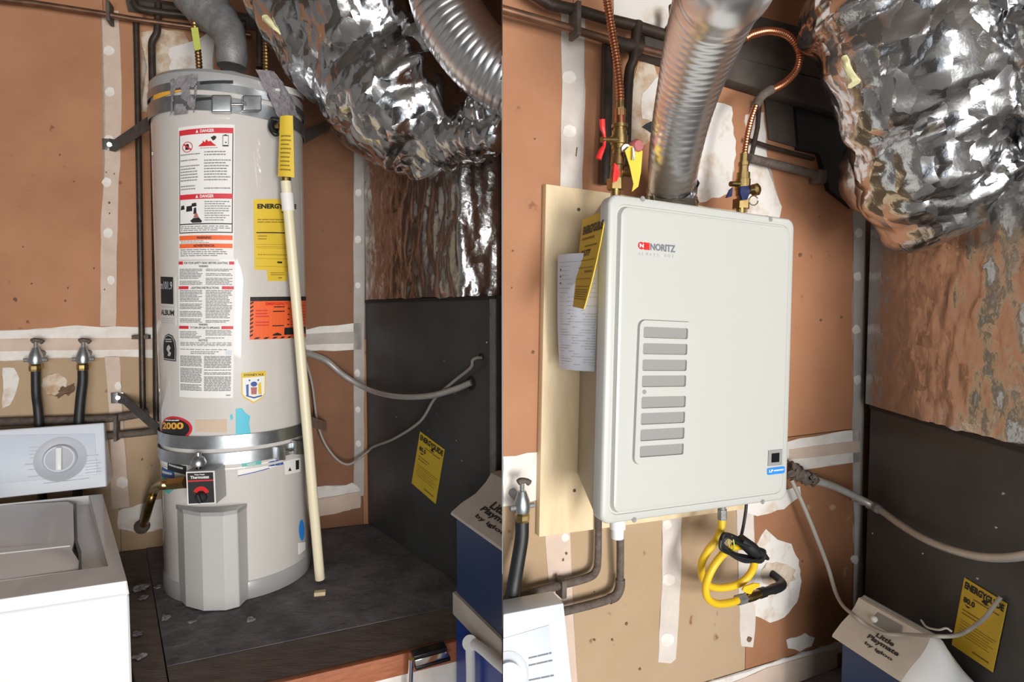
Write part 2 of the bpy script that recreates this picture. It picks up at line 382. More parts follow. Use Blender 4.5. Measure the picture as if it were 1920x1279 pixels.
# ================================================================ THE SETTING
class PlaneG:
    """a plane in any tilt, through three places"""
    def __init__(s, a, b, c):
        s.p = V(a); n = (V(b) - V(a)).cross(V(c) - V(a)).normalized(); s.n = n if n.dot(CAM - s.p) > 0 else -n
    def __call__(s, px, py, d=0.0):
        r = ray(px, py); q = s.p + s.n * d
        return CAM + r * ((q - CAM).dot(s.n) / r.dot(s.n))
def cutx(y): return -y * 18 / F - .0015          # x of the partition face at depth y
def xy(p): return (p[0], p[1])
HC = V((-.968, 2.05, 0)); HR = .235
def cylpx(px, py, r=HR):
    d = ray(px, py); a = d.x ** 2 + d.y ** 2; o = CAM - HC; b = 2 * (o.x * d.x + o.y * d.y); c = o.x ** 2 + o.y ** 2 - r * r
    D = b * b - 4 * a * c; t = (-b - math.sqrt(D)) / (2 * a) if D > 0 else -b / (2 * a)
    return CAM + d * t
ZP = cylpx(432, 1130).z                            # top of the platform under the tank heater
ZTOP = cylpx(432, 133).z
floor = obj('floor', plan(B(), [(-3.4, -2.6), (3.0, -2.6), (3.0, 3.4), (-3.4, 3.4)], -.1, 0), M_conc, smooth=False); tag(floor, kind='structure')
ceil = obj('ceiling', plan(B(), [(-3.4, -2.6), (3.0, -2.6), (3.0, 3.4), (-3.4, 3.4)], 3.0, 3.1), M_ceil, smooth=False); tag(ceil, kind='structure')
for nm, pts_ in (('wall_left', [(-3.4, -2.6), (-3.3, -2.6), (-3.3, 1.75), (-3.4, 1.75)]), ('wall_far_right', [(2.9, -2.6), (3.0, -2.6), (3.0, 2.75), (2.9, 2.75)]), ('wall_front', [(-3.4, -2.75), (-1.3, -2.75), (-1.3, -2.62), (-3.4, -2.62)])):
    tag(obj(nm, plan(B(), pts_, 0, 3.0), M_room, smooth=False), kind='structure')
tag(obj('trim_1', plan(B(), [(-1.3, -2.75), (3.0, -2.75), (3.0, -2.62), (-1.3, -2.62)], 2.15, 3.0), M_room, smooth=False), kind='structure')
def pt(pl, s, d, z): q = pl.p + pl.t * s + pl.n * d; return V((q.x, q.y, z))
def sof(pl, px, py): return (pl(px, py) - pl.p).dot(pl.t)
def slab(pl, s0, s1, z0, z1, d, th):
    a, b = pt(pl, s0, d, 0), pt(pl, s1, d, 0); c, e = pt(pl, s1, d - th, 0), pt(pl, s0, d - th, 0)
    return plan(B(), [xy(a), xy(b), xy(c), xy(e)], z0, z1)
sLend = (V((cutx(2.715), 2.715, 0)) - WL.p).dot(WL.t)
sR0 = (V((cutx(1.24) + .004, 1.2412, 0)) - WR.p).dot(WR.t)
wall_back = obj('wall_back', slab(WL, -3.1, sLend, 0, 3.0, -.013, .12), M_paper, smooth=False); tag(wall_back, kind='structure')
wall_right = obj('wall_right', cut(slab(WR, sR0 - .05, 2.3, 0, 3.0, -.013, .10), False), M_paper, smooth=False); tag(wall_right, kind='structure')
wd = B(); plan(wd, [(cutx(1.2412) + .002, 1.2412), (cutx(2.80) + .002, 2.80), (cutx(2.80) + .05, 2.80), (cutx(1.2412) + .045, 1.2412 + .030)], 0, 3.0)
wall_div = obj('wall_divider', wd, M_paper, smooth=False); tag(wall_div, kind='structure')
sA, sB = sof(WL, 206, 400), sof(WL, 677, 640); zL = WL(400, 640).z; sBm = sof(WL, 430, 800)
for (a, b, z0, z1, m) in ((-3.1, sA, zL, 3.0, M_paper), (sA, sBm, zL, 3.0, M_paper), (sBm, sB, zL, 3.0, M_paper3), (sB, sLend, zL, 3.0, M_paper3), (-3.1, sA, 0, zL, M_paper2), (sA, sBm, 0, zL, M_paper2), (sBm, sB, 0, zL, M_paper3), (sB, sLend, 0, zL, M_paper)):  # sheets right of the tank heater get their shade from the darker paper
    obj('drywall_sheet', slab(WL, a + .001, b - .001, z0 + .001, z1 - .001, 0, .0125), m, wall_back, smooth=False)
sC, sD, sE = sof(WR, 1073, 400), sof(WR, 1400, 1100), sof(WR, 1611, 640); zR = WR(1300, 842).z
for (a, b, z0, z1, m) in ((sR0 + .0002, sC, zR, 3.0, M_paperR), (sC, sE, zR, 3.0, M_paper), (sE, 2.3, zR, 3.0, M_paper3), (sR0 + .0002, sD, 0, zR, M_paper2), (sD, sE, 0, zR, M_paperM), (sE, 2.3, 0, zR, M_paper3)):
    obj('drywall_sheet', cut(slab(WR, a + .001 if a != sR0 + .0002 else a - .05, b - .001, z0 + .001, z1 - .001, 0, .0125), False), m, wall_right, smooth=False)
def strip(L, Rr): return L + Rr[::-1]
T = .0015
# joints of the left bay
patch('joint_tape', WL, strip([(190, 20), (196, 170), (197, 300), (190, 400), (188, 612)], [(222, 20), (228, 175), (227, 250), (221, 400), (217, 612)]), T, M_tape, wall_back, (26, 1.2), 3)
patch('joint_tape', WL, strip([(196, 668), (206, 800), (210, 955)], [(224, 668), (231, 800), (243, 950)]), T, M_tape, wall_back, (26, 1.2), 4)
patch('joint_compound', WL, [(-80, 622), (15, 619), (120, 612), (215, 612), (300, 613), (330, 614), (330, 672), (210, 668), (100, 672), (-80, 680)], T, M_mud, wall_back, (22, 2.0), 5)
patch('joint_compound', WL, [(550, 622), (600, 612), (664, 606), (678, 606), (678, 655), (600, 657), (550, 662)], T, M_mud, wall_back, (22, 2.0), 6)
patch('joint_tape', WL, [(-80, 638), (120, 634), (335, 634), (335, 655), (120, 656), (-80, 660)], T * .8, M_tape, wall_back, (40, .8), 7, base=T)
patch('joint_tape', WL, [(550, 628), (664, 622), (664, 644), (550, 648)], T * .8, M_tapeg, wall_back, (40, .8), 8, base=T)
patch('joint_tape', WL, strip([(664, 240), (663, 500), (664, 930)], [(687, 240), (684, 500), (682, 930)]), T, M_tapeg, wall_back, (30, 1.0), 9)
for i, (x, y, rx, ry) in enumerate([(204, 95, 10, 9), (206, 172, 9, 9), (204, 262, 9, 9), (200, 342, 9, 9), (203, 437, 9, 10), (208, 525, 7, 8), (221, 724, 6, 8), (219, 746, 12, 11), (229, 905, 11, 11), (672, 361, 6, 7), (671, 449, 6, 7), (671, 535, 5, 6), (670, 700, 5, 8), (671, 768, 5, 6), (672, 832, 5, 6)]):
    patch('compound_dab', WL, ellipse(x, y, rx, ry, 14, 0, .1, i), .0012, M_mud, wall_back, base=T)
patch('plaster_patch', WL, ellipse(103, 722, 24, 21, 22, .2, .12, 3), .0012, M_mudt, wall_back)
patch('soot_mark', WL, ellipse(122, 732, 17, 9, 20, -.5, .45, 5), .0004, M_dark, wall_back, base=.0012)
patch('plaster_patch', WL, [(5, 690), (26, 690), (36, 710), (30, 735), (18, 760), (5, 765)], .0012, M_mudw, wall_back, (10, 1.5), 4)
patch('plaster_patch', WL, [(262, 62), (300, 52), (345, 60), (360, 90), (365, 150), (300, 200), (265, 210), (264, 160), (276, 125), (268, 95)], .0015, M_mudt, wall_back, (12, 3), 11)
patch('plaster_patch', WL, [(318, 90), (352, 80), (400, 60), (400, 150), (320, 150)], .0012, M_mudw, wall_back, (12, 3), 12, base=.0015)
patch('torn_baseboard_edge', WL, [(222, 958), (262, 945), (310, 935), (310, 990), (262, 1000), (222, 992)], .003, M_mudw, wall_back, (10, 2.5), 13)
patch('torn_baseboard_edge', WL, [(560, 912), (640, 912), (660, 905), (676, 918), (676, 950), (560, 975)], .003, M_mudw, wall_back, (10, 3), 14)
patch('baseboard_strip', WL, [(560, 942), (676, 922), (676, 952), (560, 978)], .006, M_tape, wall_back, (20, 1), 15)
for i, (x, y, r_) in enumerate([(122, 564, 2), (127, 540, 1.6), (28, 562, 3.5), (138, 340, 1.5), (266, 862, 2), (205, 380, 2), (205, 400, 1.6), (199, 323, 1.5), (214, 326, 1.5), (196, 543, 1.5), (43, 463, 1.2), (112, 290, 1.6), (605, 433, 1.8), (658, 547, 2), (176, 503, 1.6), (59, 532, 1.5)]):
    patch('nail_mark', WL, ellipse(x, y, r_, r_ * 1.2, 8, .3, .3, i), .0004, M_dark, wall_back, base=.0016)
# joints of the right bay
patch('joint_tape', WR, strip([(1052, 20), (1054, 180), (1050, 355)], [(1096, 20), (1097, 200), (1092, 355)]), T, M_tapeR, wall_right, (26, 1.2), 21)
for i, (x, y, rx, ry) in enumerate([(1067, 145, 13, 12), (1068, 246, 13, 12)]): patch('compound_dab', WR, ellipse(x, y, rx, ry, 16, 0, .08, i), .0012, M_mud, wall_right, base=T)
patch('nail_mark', WR, [(1081, 276), (1083, 276), (1081, 294), (1079, 292)], .0006, M_dark, wall_right, base=T)
patch('joint_compound', WR, [(943.5, 856), (1012, 848), (1030, 846), (1030, 940), (1005, 938), (943.5, 950)], T, M_mud, wall_right, (22, 2), 22)
patch('joint_tape', WR, strip([(1022, 990), (1032, 1130), (1052, 1300)], [(1068, 990), (1074, 1120), (1084, 1300)]), T, M_tape, wall_right, (26, 1.2), 23)
patch('compound_dab', WR, ellipse(1060, 1008, 7, 8, 14, 0, .1, 2), .0012, M_mud, wall_right, base=T)
patch('joint_tape', WR, strip([(1243, 930), (1242, 1080), (1234, 1242)], [(1278, 930), (1276, 1100), (1267, 1236), (1258, 1244)]), T, M_tapeR, wall_right, (26, 1.2), 24)
for i, (x, y, rx, ry) in enumerate([(1251, 984, 8, 9), (1254, 1087, 12, 11), (1251, 1200, 12, 13)]): patch('compound_dab', WR, ellipse(x, y, rx, ry, 16, 0, .1, i), .0012, M_mud, wall_right, base=T)
patch('joint_tape', WR, strip([(1380, 930), (1384, 1040), (1387, 1180), (1390, 1212)], [(1412, 930), (1416, 1050), (1416, 1180), (1412, 1214)]), T, M_tapeR, wall_right, (26, 1.2), 25)
patch('joint_tape', WR, strip([(1600, 370), (1599, 600), (1602, 1180)], [(1624, 370), (1621, 600), (1616, 1180)]), T, M_tapeg, wall_right, (30, 1.2), 26)
for i, (x, y) in enumerate([(1610, 437), (1608, 518), (1606, 618), (1608, 712), (1604, 1050)]): patch('compound_dab', WR, ellipse(x, y, 7, 9, 12, 0, .15, i), .0012, M_mud, wall_right, base=T)
patch('joint_compound', WR, [(1460, 832), (1500, 822), (1560, 812), (1612, 806), (1612, 866), (1560, 872), (1500, 884), (1460, 888)], T, M_mud, wall_right, (20, 2.2), 27)
patch('joint_tape', WR, [(1480, 843), (1612, 826), (1612, 848), (1480, 862)], .001, M_tape, wall_right, (40, .8), 28, base=T)
patch('plaster_patch', WR, [(1196, 118), (1222, 112), (1232, 140), (1262, 140), (1262, 240), (1236, 255), (1200, 275), (1180, 268), (1182, 190), (1188, 150)], .002, M_mudt, wall_right, (11, 3), 29)
patch('plaster_patch', WR, [(1205, 175), (1240, 140), (1268, 160), (1262, 225), (1225, 232), (1204, 222)], .0015, M_mudw, wall_right, (11, 3), 30, base=.002)
patch('torn_hole', WR, [(1204, 238), (1222, 228), (1250, 218), (1250, 262), (1236, 262), (1222, 250)], .0005, M_blackg, wall_right, (9, 1.5), 31, base=.0036)
patch('plaster_patch', WR, [(1310, 190), (1345, 192), (1372, 200), (1380, 290), (1372, 360), (1312, 380), (1300, 330)], .002, M_mudw, wall_right, (12, 3), 32)
patch('plaster_patch', WR, [(1398, 215), (1432, 210), (1438, 290), (1440, 318), (1452, 350), (1466, 388), (1462, 408), (1400, 405)], .002, M_mudw, wall_right, (12, 3), 33)
patch('plaster_patch', WR, [(1436, 992), (1458, 1012), (1484, 1020), (1498, 1050), (1503, 1090), (1494, 1130), (1470, 1158), (1444, 1168), (1416, 1155), (1414, 1090), (1420, 1020)], .002, M_mudw, wall_right, (10, 2), 34)
patch('plaster_patch', WR, ellipse(1458, 1078, 32, 26, 20, 0, .15, 8), .001, M_mudt, wall_right, base=.002)
patch('plaster_patch', WR, [(1400, 930), (1500, 912), (1502, 930), (1470, 955), (1420, 968), (1402, 962)], .002, M_mudw, wall_right, (12, 2), 35)
patch('plaster_patch', WR, [(1475, 1200), (1510, 1187), (1528, 1196), (1522, 1212), (1500, 1222), (1478, 1216)], .0015, M_mud, wall_right, (9, 2), 36)
patch('baseboard_strip', WR, [(1330, 1300), (1440, 1252), (1570, 1215), (1570, 1250), (1480, 1300)], .006, M_tape, wall_right, (22, 1.2), 37)
patch('torn_baseboard_edge', WR, [(1290, 1290), (1400, 1262), (1470, 1234), (1580, 1205), (1580, 1222), (1470, 1252), (1400, 1280), (1330, 1300)], .004, M_mudw, wall_right, (12, 3), 38)
patch('skim_panel', WR, [(1150, -10), (1330, -10), (1330, 70), (1260, 62), (1150, 40)], .003, M_mudw, wall_right, (20, 1.5), 39)
for i, (x, y, r_) in enumerate([(1460, 478, 3), (1501, 478, 3), (1003, 260, 1.4), (962, 470, 1.8), (960, 540, 1.5), (1115, 1200, 2), (1148, 1200, 2), (1115, 1110, 1.2), (1505, 1053, 1.5), (1056, 1050, 2.5), (1062, 1038, 2.5), (1540, 600, 2), (1578, 595, 2), (1000, 660, 3), (1175, 1170, 2.5), (1200, 1255, 2), (1405, 1199, 5)]):
    patch('nail_mark', WR, ellipse(x, y, r_, r_ * 1.2, 8, .3, .3, i), .0004, M_dark, wall_right, base=.0016)

# ================================================================ LEFT BAY
# ---- platform
wRB, wRF = atZ(195, 925, .92), atZ(242, 1090, .92)             # right top edge of the washer
wd_ = (wRF - wRB).normalized()
pe1, pe2 = atZ(840, 1198, ZP), atZ(562, 1262, ZP); ed = (pe2 - pe1).normalized()
wl_n = V((-wd_.y, wd_.x, 0)); wl_n = wl_n if wl_n.x > 0 else -wl_n
def meet(p, d, q, e):
    den = d.x * e.y - d.y * e.x; t = ((q.x - p.x) * e.y - (q.y - p.y) * e.x) / den; return p + d * t
wq = wRF + wl_n * .014
c1 = meet(pe1, ed, wq, wd_); c2 = meet(WL.p + WL.n * .01, WL.t, wq, wd_); c3 = meet(WL.p + WL.n * .01, WL.t, V((cutx(2.7), 2.7, 0)), V((18 / F, -1, 0))); c4 = meet(pe1, ed, V((cutx(2.7), 2.7, 0)), V((18 / F, -1, 0)))
c3 = c3 + V((-.004, 0, 0)); c4 = c4 + V((-.004, 0, 0))
plat = thing('heater_platform', (-.6, 1.9, 0), 'raised dusty dark wooden platform with reddish front edge under the old tank heater', 'platform')
sm1, sm2 = atZ(285, 1090, ZP), atZ(315, 1262, ZP)
s_b = meet(sm1, sm2 - sm1, c2, c3 - c2); s_f = meet(sm1, sm2 - sm1, pe1, ed)
en0 = V((-ed.y, ed.x, 0)); en0 = en0 if en0.y > 0 else -en0
fl_ = lambda p, dd: p + en0 * dd
s_f2 = meet(fl_(pe1, .17), ed, s_b, s_f - s_b); c42 = meet(fl_(pe1, .17), ed, c3, c4 - c3)
obj('deck_panel', plan(B(), [xy(s_f2), xy(s_b), xy(c3), xy(c42)], ZP - .02, ZP), M_deck, plat, smooth=False)
obj('deck_plank', plan(B(), [xy(s_f), xy(s_f2 + (s_f - s_f2).normalized() * .003), xy(c42 + (c4 - c42).normalized() * .003), xy(c4)], ZP - .02, ZP - .0015), M_plank, plat, smooth=False)
obj('deck_plank', plan(B(), [xy(c1), xy(c2), xy(s_b - (s_b - c2).normalized() * .004), xy(s_f - (s_f - c1).normalized() * .004)], ZP - .02, ZP - .003), M_plank, plat, smooth=False)
en = V((-ed.y, ed.x, 0)); en = en if en.y < 0 else -en
ef = lambda p, o: xy(p + en * o)
obj('edge_board', plan(B(), [ef(c4, .002), ef(c1, .002), ef(c1, .022), ef(c4, .022)], ZP - .060, ZP - .001), M_redwood, plat, bevel=.003)
obj('front_panel', plan(B(), [ef(c4, -.03), ef(c1, -.03), ef(c1, .001), ef(c4, .001)], 0, ZP - .021), M_mud, plat, smooth=False)
obj('side_panel', plan(B(), [xy(c1 - en * .035), xy(c2), xy(c2 + wl_n * .02), xy(c1 - en * .035 + wl_n * .02)], 0, ZP - .021), M_plank, plat, smooth=False)
# lint clumps lying on the deck
for i, (x, y, s_) in enumerate([(262, 1105, .020), (268, 1122, .012), (295, 1102, .010), (310, 1160, .014), (360, 1167, .009), (262, 1232, .013), (470, 1163, .012), (258, 1190, .012)]):
    p = atZ(x, y, ZP); bm = B(); bmesh.ops.create_icosphere(bm, subdivisions=3, radius=s_)
    for v in bm.verts:
        v.co.z *= .36; v.co *= 1 + .9 * noise.noise(v.co * 130 + V((i, 0, 0))); v.co += V((p.x, p.y, ZP + s_ * .25))
    side = 'beside the white washer' if x < 280 else 'in front of the tank heater'
    tag(obj('lint_clump', bm, M_lint), ['largest pale grey lint clump on the platform next to the washer corner', 'small lint clump just below the largest one beside the washer', 'little lint clump on the deck left of the heater shroud', 'grey lint clump in front of the left foot of the burner shroud', 'tiny lint speck on deck in front of the burner shroud', 'grey lint clump on the brown plank near the front beside the washer', 'small lint clump on the deck in front of the tank heater base', 'flat lint clump on the brown plank midway beside the washer'][i], 'lint', 'lint clumps on the platform')
bm = B(); p = atZ(600, 1112, ZP + .006); box(bm, p, (.017, .004, 0), (-.002, .010, 0), (0, 0, .006))
tag(obj('wood_chip', bm, M_ply, bevel=.001), 'small tan wood chip on the dark platform below the pipe end', 'wood chip')
# chrome rail under the platform edge
rail = thing('chrome_rail', atY(810, 1240, 1.56), 'chrome rail with black edging below the reddish platform edge', 'rail')
RP = Plane(xy(pe1 + en * .06), xy(ed))
def pxbox(pl, tl, tr, br, bl, d0, d1):
    q0 = [pl(*p, d1) for p in (tl, tr, br, bl)]; return prism(B(), q0, -pl.n * (d1 - d0))
obj('rail_bar', pxbox(RP, (778, 1239), (838, 1222), (842, 1232), (780, 1251), -.01, .006), M_chrome, rail, bevel=.002)
obj('rail_edging', pxbox(RP, (776, 1232), (838, 1214), (838, 1221), (776, 1238), -.03, .004), M_blackg, rail, bevel=.001)
obj('rail_edging', pxbox(RP, (780, 1252), (845, 1233), (845, 1239), (780, 1258), -.03, .004), M_blackg, rail, bevel=.001)
bm = B(); tube(bm, [RP(771, 1236, .008), RP(770, 1260, .008), RP(768, 1330, .0)], .007, 12); obj('rail_post', bm, M_chrome, rail)

# ---- washer
wfd = V((-math.cos(R(22)), -math.sin(R(22)), 0))
zw = .905
wB = [wRF, wRF + wfd * .68, wRB + wfd * .68, wRB]
zw = .893
wash = thing('washing_machine', (wB[0] + wB[2]) / 2 * 1 - V((0, 0, .92)), 'white top loading washing machine beside the platform at far left', 'washing machine')
obj('cabinet', plan(B(), [xy(p) for p in wB], .02, zw), M_white, wash, bevel=.012, seg=3)
for p in wB: 
    q = p * .9 + (wB[0] + wB[2]) / 2 * .1; obj('foot', cyl(B(), (q.x, q.y, 0), (q.x, q.y, .022), .02, 12), M_black, wash)
TPl = PlaneG((0, 0, .92), (1, 0, .92), (0, 1, .92))
def frame(outer, inner, z0, z1):
    bm = B(); res = []
    for z in (z0, z1):
        rings = []
        for ring in (outer, inner): 
            vs = [bm.verts.new((p[0], p[1], z)) for p in ring]; rings.append(vs)
        es = [bm.edges.new((r_[i], r_[(i + 1) % len(r_)])) for r_ in rings for i in range(len(r_))]
        bmesh.ops.triangle_fill(bm, edges=es, use_beauty=True); res.append(rings)
    for k in (0, 1):
        a, b = res[0][k], res[1][k]
        for i in range(len(a)): bm.faces.new([a[i], a[(i + 1) % len(a)], b[(i + 1) % len(a)], b[i]])
    return bm
def wst(p): # place on the top -> (share along the width, share along the depth)
    a, b = wfd * .68, wRB - wRF; q = p - wRF; det = a.x * b.y - a.y * b.x
    return ((q.x * b.y - q.y * b.x) / det, (a.x * q.y - a.y * q.x) / det)
i1, i2 = wst(TPl(206, 1062)), wst(TPl(166, 931)); wP = lambda s, t: wRF + wfd * (.68 * s) + (wRB - wRF) * t
inn = [TPl(206, 1062), wP(.92, i1[1]), wP(.92, i2[1]), TPl(166, 931)]
cen = (wB[0] + wB[2]) / 2
out = [p + (cen - p).normalized() * .006 for p in wB]
def ringframe(o_, i_, z0, z1):
    bm = B(); n = len(o_); vs = {(k, z): [bm.verts.new((p[0], p[1], z)) for p in r_] for k, r_ in ((0, o_), (1, i_)) for z in (z0, z1)}
    for j in range(n):
        k = (j + 1) % n
        for a, b in (((0, z1), (1, z1)), ((0, z0), (1, z0)), ((0, z0), (0, z1)), ((1, z0), (1, z1))): bm.faces.new([vs[a][j], vs[a][k], vs[b][k], vs[b][j]])
    return bm
obj('top_rim', ringframe(out, inn, zw - .002, .92), M_white, wash, bevel=.003)
lid = obj('lid', plan(B(), [xy(TPl(*p)) for p in ((-120, 953), (128, 939), (138, 945), (140, 1012), (136, 1030), (149, 1050), (148, 1064), (138, 1068), (-250, 1128))], zw + .001, .919), M_white, wash, bevel=.006)
obj('lid_grip_shade', plan(B(), [xy(TPl(*p)) for p in ((139, 941), (143, 941), (145, 1010), (152, 1030), (153, 1063), (148, 1066), (147, 1036), (140, 1012))], zw + .001, .915), M_greyd, wash, smooth=False)  # finger notch plus the shadow line along the lid edge, as dark grey
obj('lid_step', plan(B(), [xy(TPl(*p)) for p in ((-170, 1037), (-60, 1034), (128, 1018), (132, 1024), (-60, 1045), (-170, 1050))], .918, .922), M_white, lid, bevel=.0018)
# console
cBR = atZ(201, 913, .921); cdir = V((-math.cos(R(26)), -math.sin(R(26)), 0)); cTR = atY(195, 793, cBR.y + .045)
back = V((-cdir.y, cdir.x, 0)); back = back if back.y > 0 else -back
Lc = .70
prof = [cBR, cTR, cTR + back * .035 + V((0, 0, -.004)), cBR + back * .12]
con = obj('control_panel', prism(B(), prof, cdir * Lc), M_panel, wash, bevel=.006, seg=3)
CP = PlaneG(cBR, cTR, cBR + cdir)
obj('panel_inset', pxbox(CP, (-300, 822), (178, 813), (182, 890), (-300, 935), -.001, .0018), M_paneli, con, bevel=.0015)
c = CP(114, 861); n = CP.n
obj('dial_ring', lathe(B(), c, n, [(0, .001), (.077, .001), (.077, .0035), (.062, .004), (.056, .003), (0, .003)], 40), M_grey, con)
obj('dial_knob', lathe(B(), c, n, [(.050, .002), (.048, .018), (.044, .022), (0, .022)], 40), M_panel, con)
up_ = (CP(114, 840) - c).normalized(); sd = up_.cross(n)
obj('dial_pointer', box(B(), c + n * .026, sd * .009, up_ * .040, n * .008), M_white, con, bevel=.004, seg=3)
obj('dial_face', lathe(B(), c, n, [(.040, .0222), (.040, .0228), (0, .0228)], 32), M_grey, con)
CQ = quad(CP, (20, 820), (190, 812), (194, 900), (20, 922))
bm = B()
for (u0, v0, u1, v1, rr, sd_) in ((.20, .55, .42, .82, 4, 1), (.15, .42, .40, .52, 1, 2), (.18, .20, .38, .40, 3, 3), (.76, .50, .96, .58, 1, 4), (.80, .16, .98, .46, 5, 5), (.34, .05, .95, .10, 1, 6)): words(bm, CQ, u0, v0, u1, v1, rr, .0021, .22, sd_, .2, .45, .4)
obj('panel_printing', bm, M_grey, con, smooth=False, recalc=False)

# ---- hose bibs and hoses of the left bay
def hose_bib(name, pl, x, y0, y1, label, k=1.0, d=.055, handle_a=0):
    """a tap: wall stub, body, packing nut, tee handle, outlet collar; k metres per pixel"""
    a, b = pl(x, y0, d), pl(x, y1, d); h = (a - b).length; up = (a - b).normalized()
    t = thing(name, b, label, 'tap', 'taps for the washer')
    obj('valve_body', lathe(B(), b + up * h * .22, up, [(0, 0), (h * .17, 0), (h * .19, h * .10), (h * .17, h * .26), (h * .12, h * .40), (h * .09, h * .48), (0, h * .50)], 18), M_galv, t)
    obj('wall_stub', cyl(B(), b + up * h * .52 - pl.n * d, b + up * h * .45 + pl.n * .004, h * .10), M_galvd, t)
    obj('valve_stem', cyl(B(), b + up * h * .68, b + up * h * .9, h * .05, 10), M_galvd, t)
    hb = B(); s = pl.t; tube(hb, smoothpath([b + up * h * .90 - s * h * .10, b + up * h * .93 - s * h * .03, b + up * h * .92 + s * h * .10, b + up * h * .86 + s * h * .18], 4), [h * .07, h * .08, h * .06, h * .075], 10)
    obj('tee_handle', hb, M_dust, t)
    eb = B(); tube(eb, [b + up * h * .34 - s * h * .30, b + up * h * .34 + s * h * .30], h * .06, 10); obj('valve_ear', eb, M_galvd, t)
    obj('outlet_collar', lathe(B(), b, up, [(0, 0), (h * .16, 0), (h * .17, h * .06), (h * .17, h * .16), (h * .13, h * .24), (0, h * .24)], 8), M_brass, t, smooth=False)
    return t
hose_bib('hose_bib', WL, 67, 634, 696, 'dusty grey tap on white seam, left of the two above the washer')
hose_bib('hose_bib', WL, 156, 634, 694, 'dusty grey tap on white seam, right of the two above the washer')
def hose(name, pts, r, m, label, cat, group=None, seg=14, n=8):
    return tag(obj(name, tube(B(), smoothpath(pts, n), r, seg), m), label, cat, group)
hose('supply_hose', [WL(67, 697, .055), WL(68, 740, .06), WL(72, 775, .07), WL(76, 850, .06), WL(80, 960, .04)], .0145, M_black, 'black rubber hose hanging from the left tap behind the washer', 'hose', 'black supply hoses')
hose('supply_hose', [WL(155, 695, .055), WL(155, 715, .058), WL(151, 750, .065), WL(148, 790, .07), WL(146, 850, .06), WL(145, 960, .04)], .016, M_black, 'black rubber hose hanging from the right tap behind the washer', 'hose', 'black supply hoses')
for (x, y) in ((67, 697), (156, 696)):
    pass

# ---- fixed piping on the left wall
def pipe(name, pl, pts, r, m, label, group=None, sm=True, fit=None, seg=14):
    P = [pl(p[0], p[1], p[2] if len(p) > 2 else .03) for p in pts]
    t = tag(obj(name, tube(B(), smoothpath(P, 5) if sm else P, r, seg), m), label, 'pipe', group)
    return t
pt1 = thing('water_pipe', WL(200, 28, .035), 'long bare pipe sloping across the wall top above the tall tape seam', 'pipe', 'pipes on the left wall')
obj('pipe_run', tube(B(), [WL(*p, .05) for p in ((-150, -18), (70, 7), (200, 27), (250, 36), (370, 52), (470, 66))], .0105, 14), M_pipeb, pt1)
obj('pipe_clamp', box(B(), WL(206, 25, .04), WL.t * .006, WL.n * .026, V((0, 0, .036))), M_dust, pt1, bevel=.002)
pipe('iron_pipe', WL, [(250, 2, .05), (262, 16, .05), (300, 23, .05), (360, 30, .05), (460, 45, .05)], .014, M_pipe, 'dark iron pipe highest on the wall, running right towards the vent elbow', 'pipes on the left wall')
pv = thing('iron_pipe', WL(263, 400, .03), 'dark vertical iron pipe nearest the tall tape seam', 'pipe', 'pipes on the left wall')
obj('pipe_run', tube(B(), [WL(*p, .03) for p in ((255, 36), (257, 120), (262, 400), (266, 640), (268, 775))], .0105, 14), M_pipe, pv)
for (x, y) in ((265, 632),):
    obj('pipe_clamp', box(B(), WL(x, y, .018), WL.t * .028, WL.n * .018, V((0, 0, .008))), M_dust, pv, bevel=.002)
pipe('iron_pipe', WL, [(297, 6, .04), (296, 40, .04), (294, 62, .04), (286, 78, .04), (285, 100, .04), (287, 200, .04), (292, 500, .04), (294, 790, .04)], .0125, M_pipe, 'dark vertical iron pipe with an offset, close to the tank heater', 'pipes on the left wall')
obj('timber_ledger', tube(B(), [WL(240, 6, .012), WL(480, 42, .012)], .03, 4), M_timber); tag(bpy.data.objects['timber_ledger'], 'dark timber ledger on the wall behind the vent elbow', 'timber')
pipe('iron_pipe', WL, [(-100, 796, .035), (60, 790, .035), (200, 785, .035), (262, 776, .035), (278, 772, .03)], .0155, M_dust, 'upper dusty horizontal pipe behind the washer console', 'pipes on the left wall')
pl2 = thing('iron_pipe', WL(250, 812, .035), 'lower dusty horizontal pipe between washer console and tank heater', 'pipe', 'pipes on the left wall')
obj('pipe_run', tube(B(), [WL(*p, .035) for p in ((60, 824), (200, 818), (260, 812), (330, 804))], .014, 14), M_dust, pl2)
obj('pipe_clamp', box(B(), WL(219, 802, .05), WL.t * .005, WL.n * .022, WL(219, 778, .05) - WL(219, 802, .05)), M_dust, pl2, bevel=.001)
tb = B(); tube(tb, [WL(570, 168, .05), WL(620, 175, .05), WL(720, 190, .05)], .022, 10)
tag(obj('iron_pipe', tb, M_pipe), 'dark pipe on the wall between the tank heater top and the foil duct', 'pipe', 'pipes on the left wall')
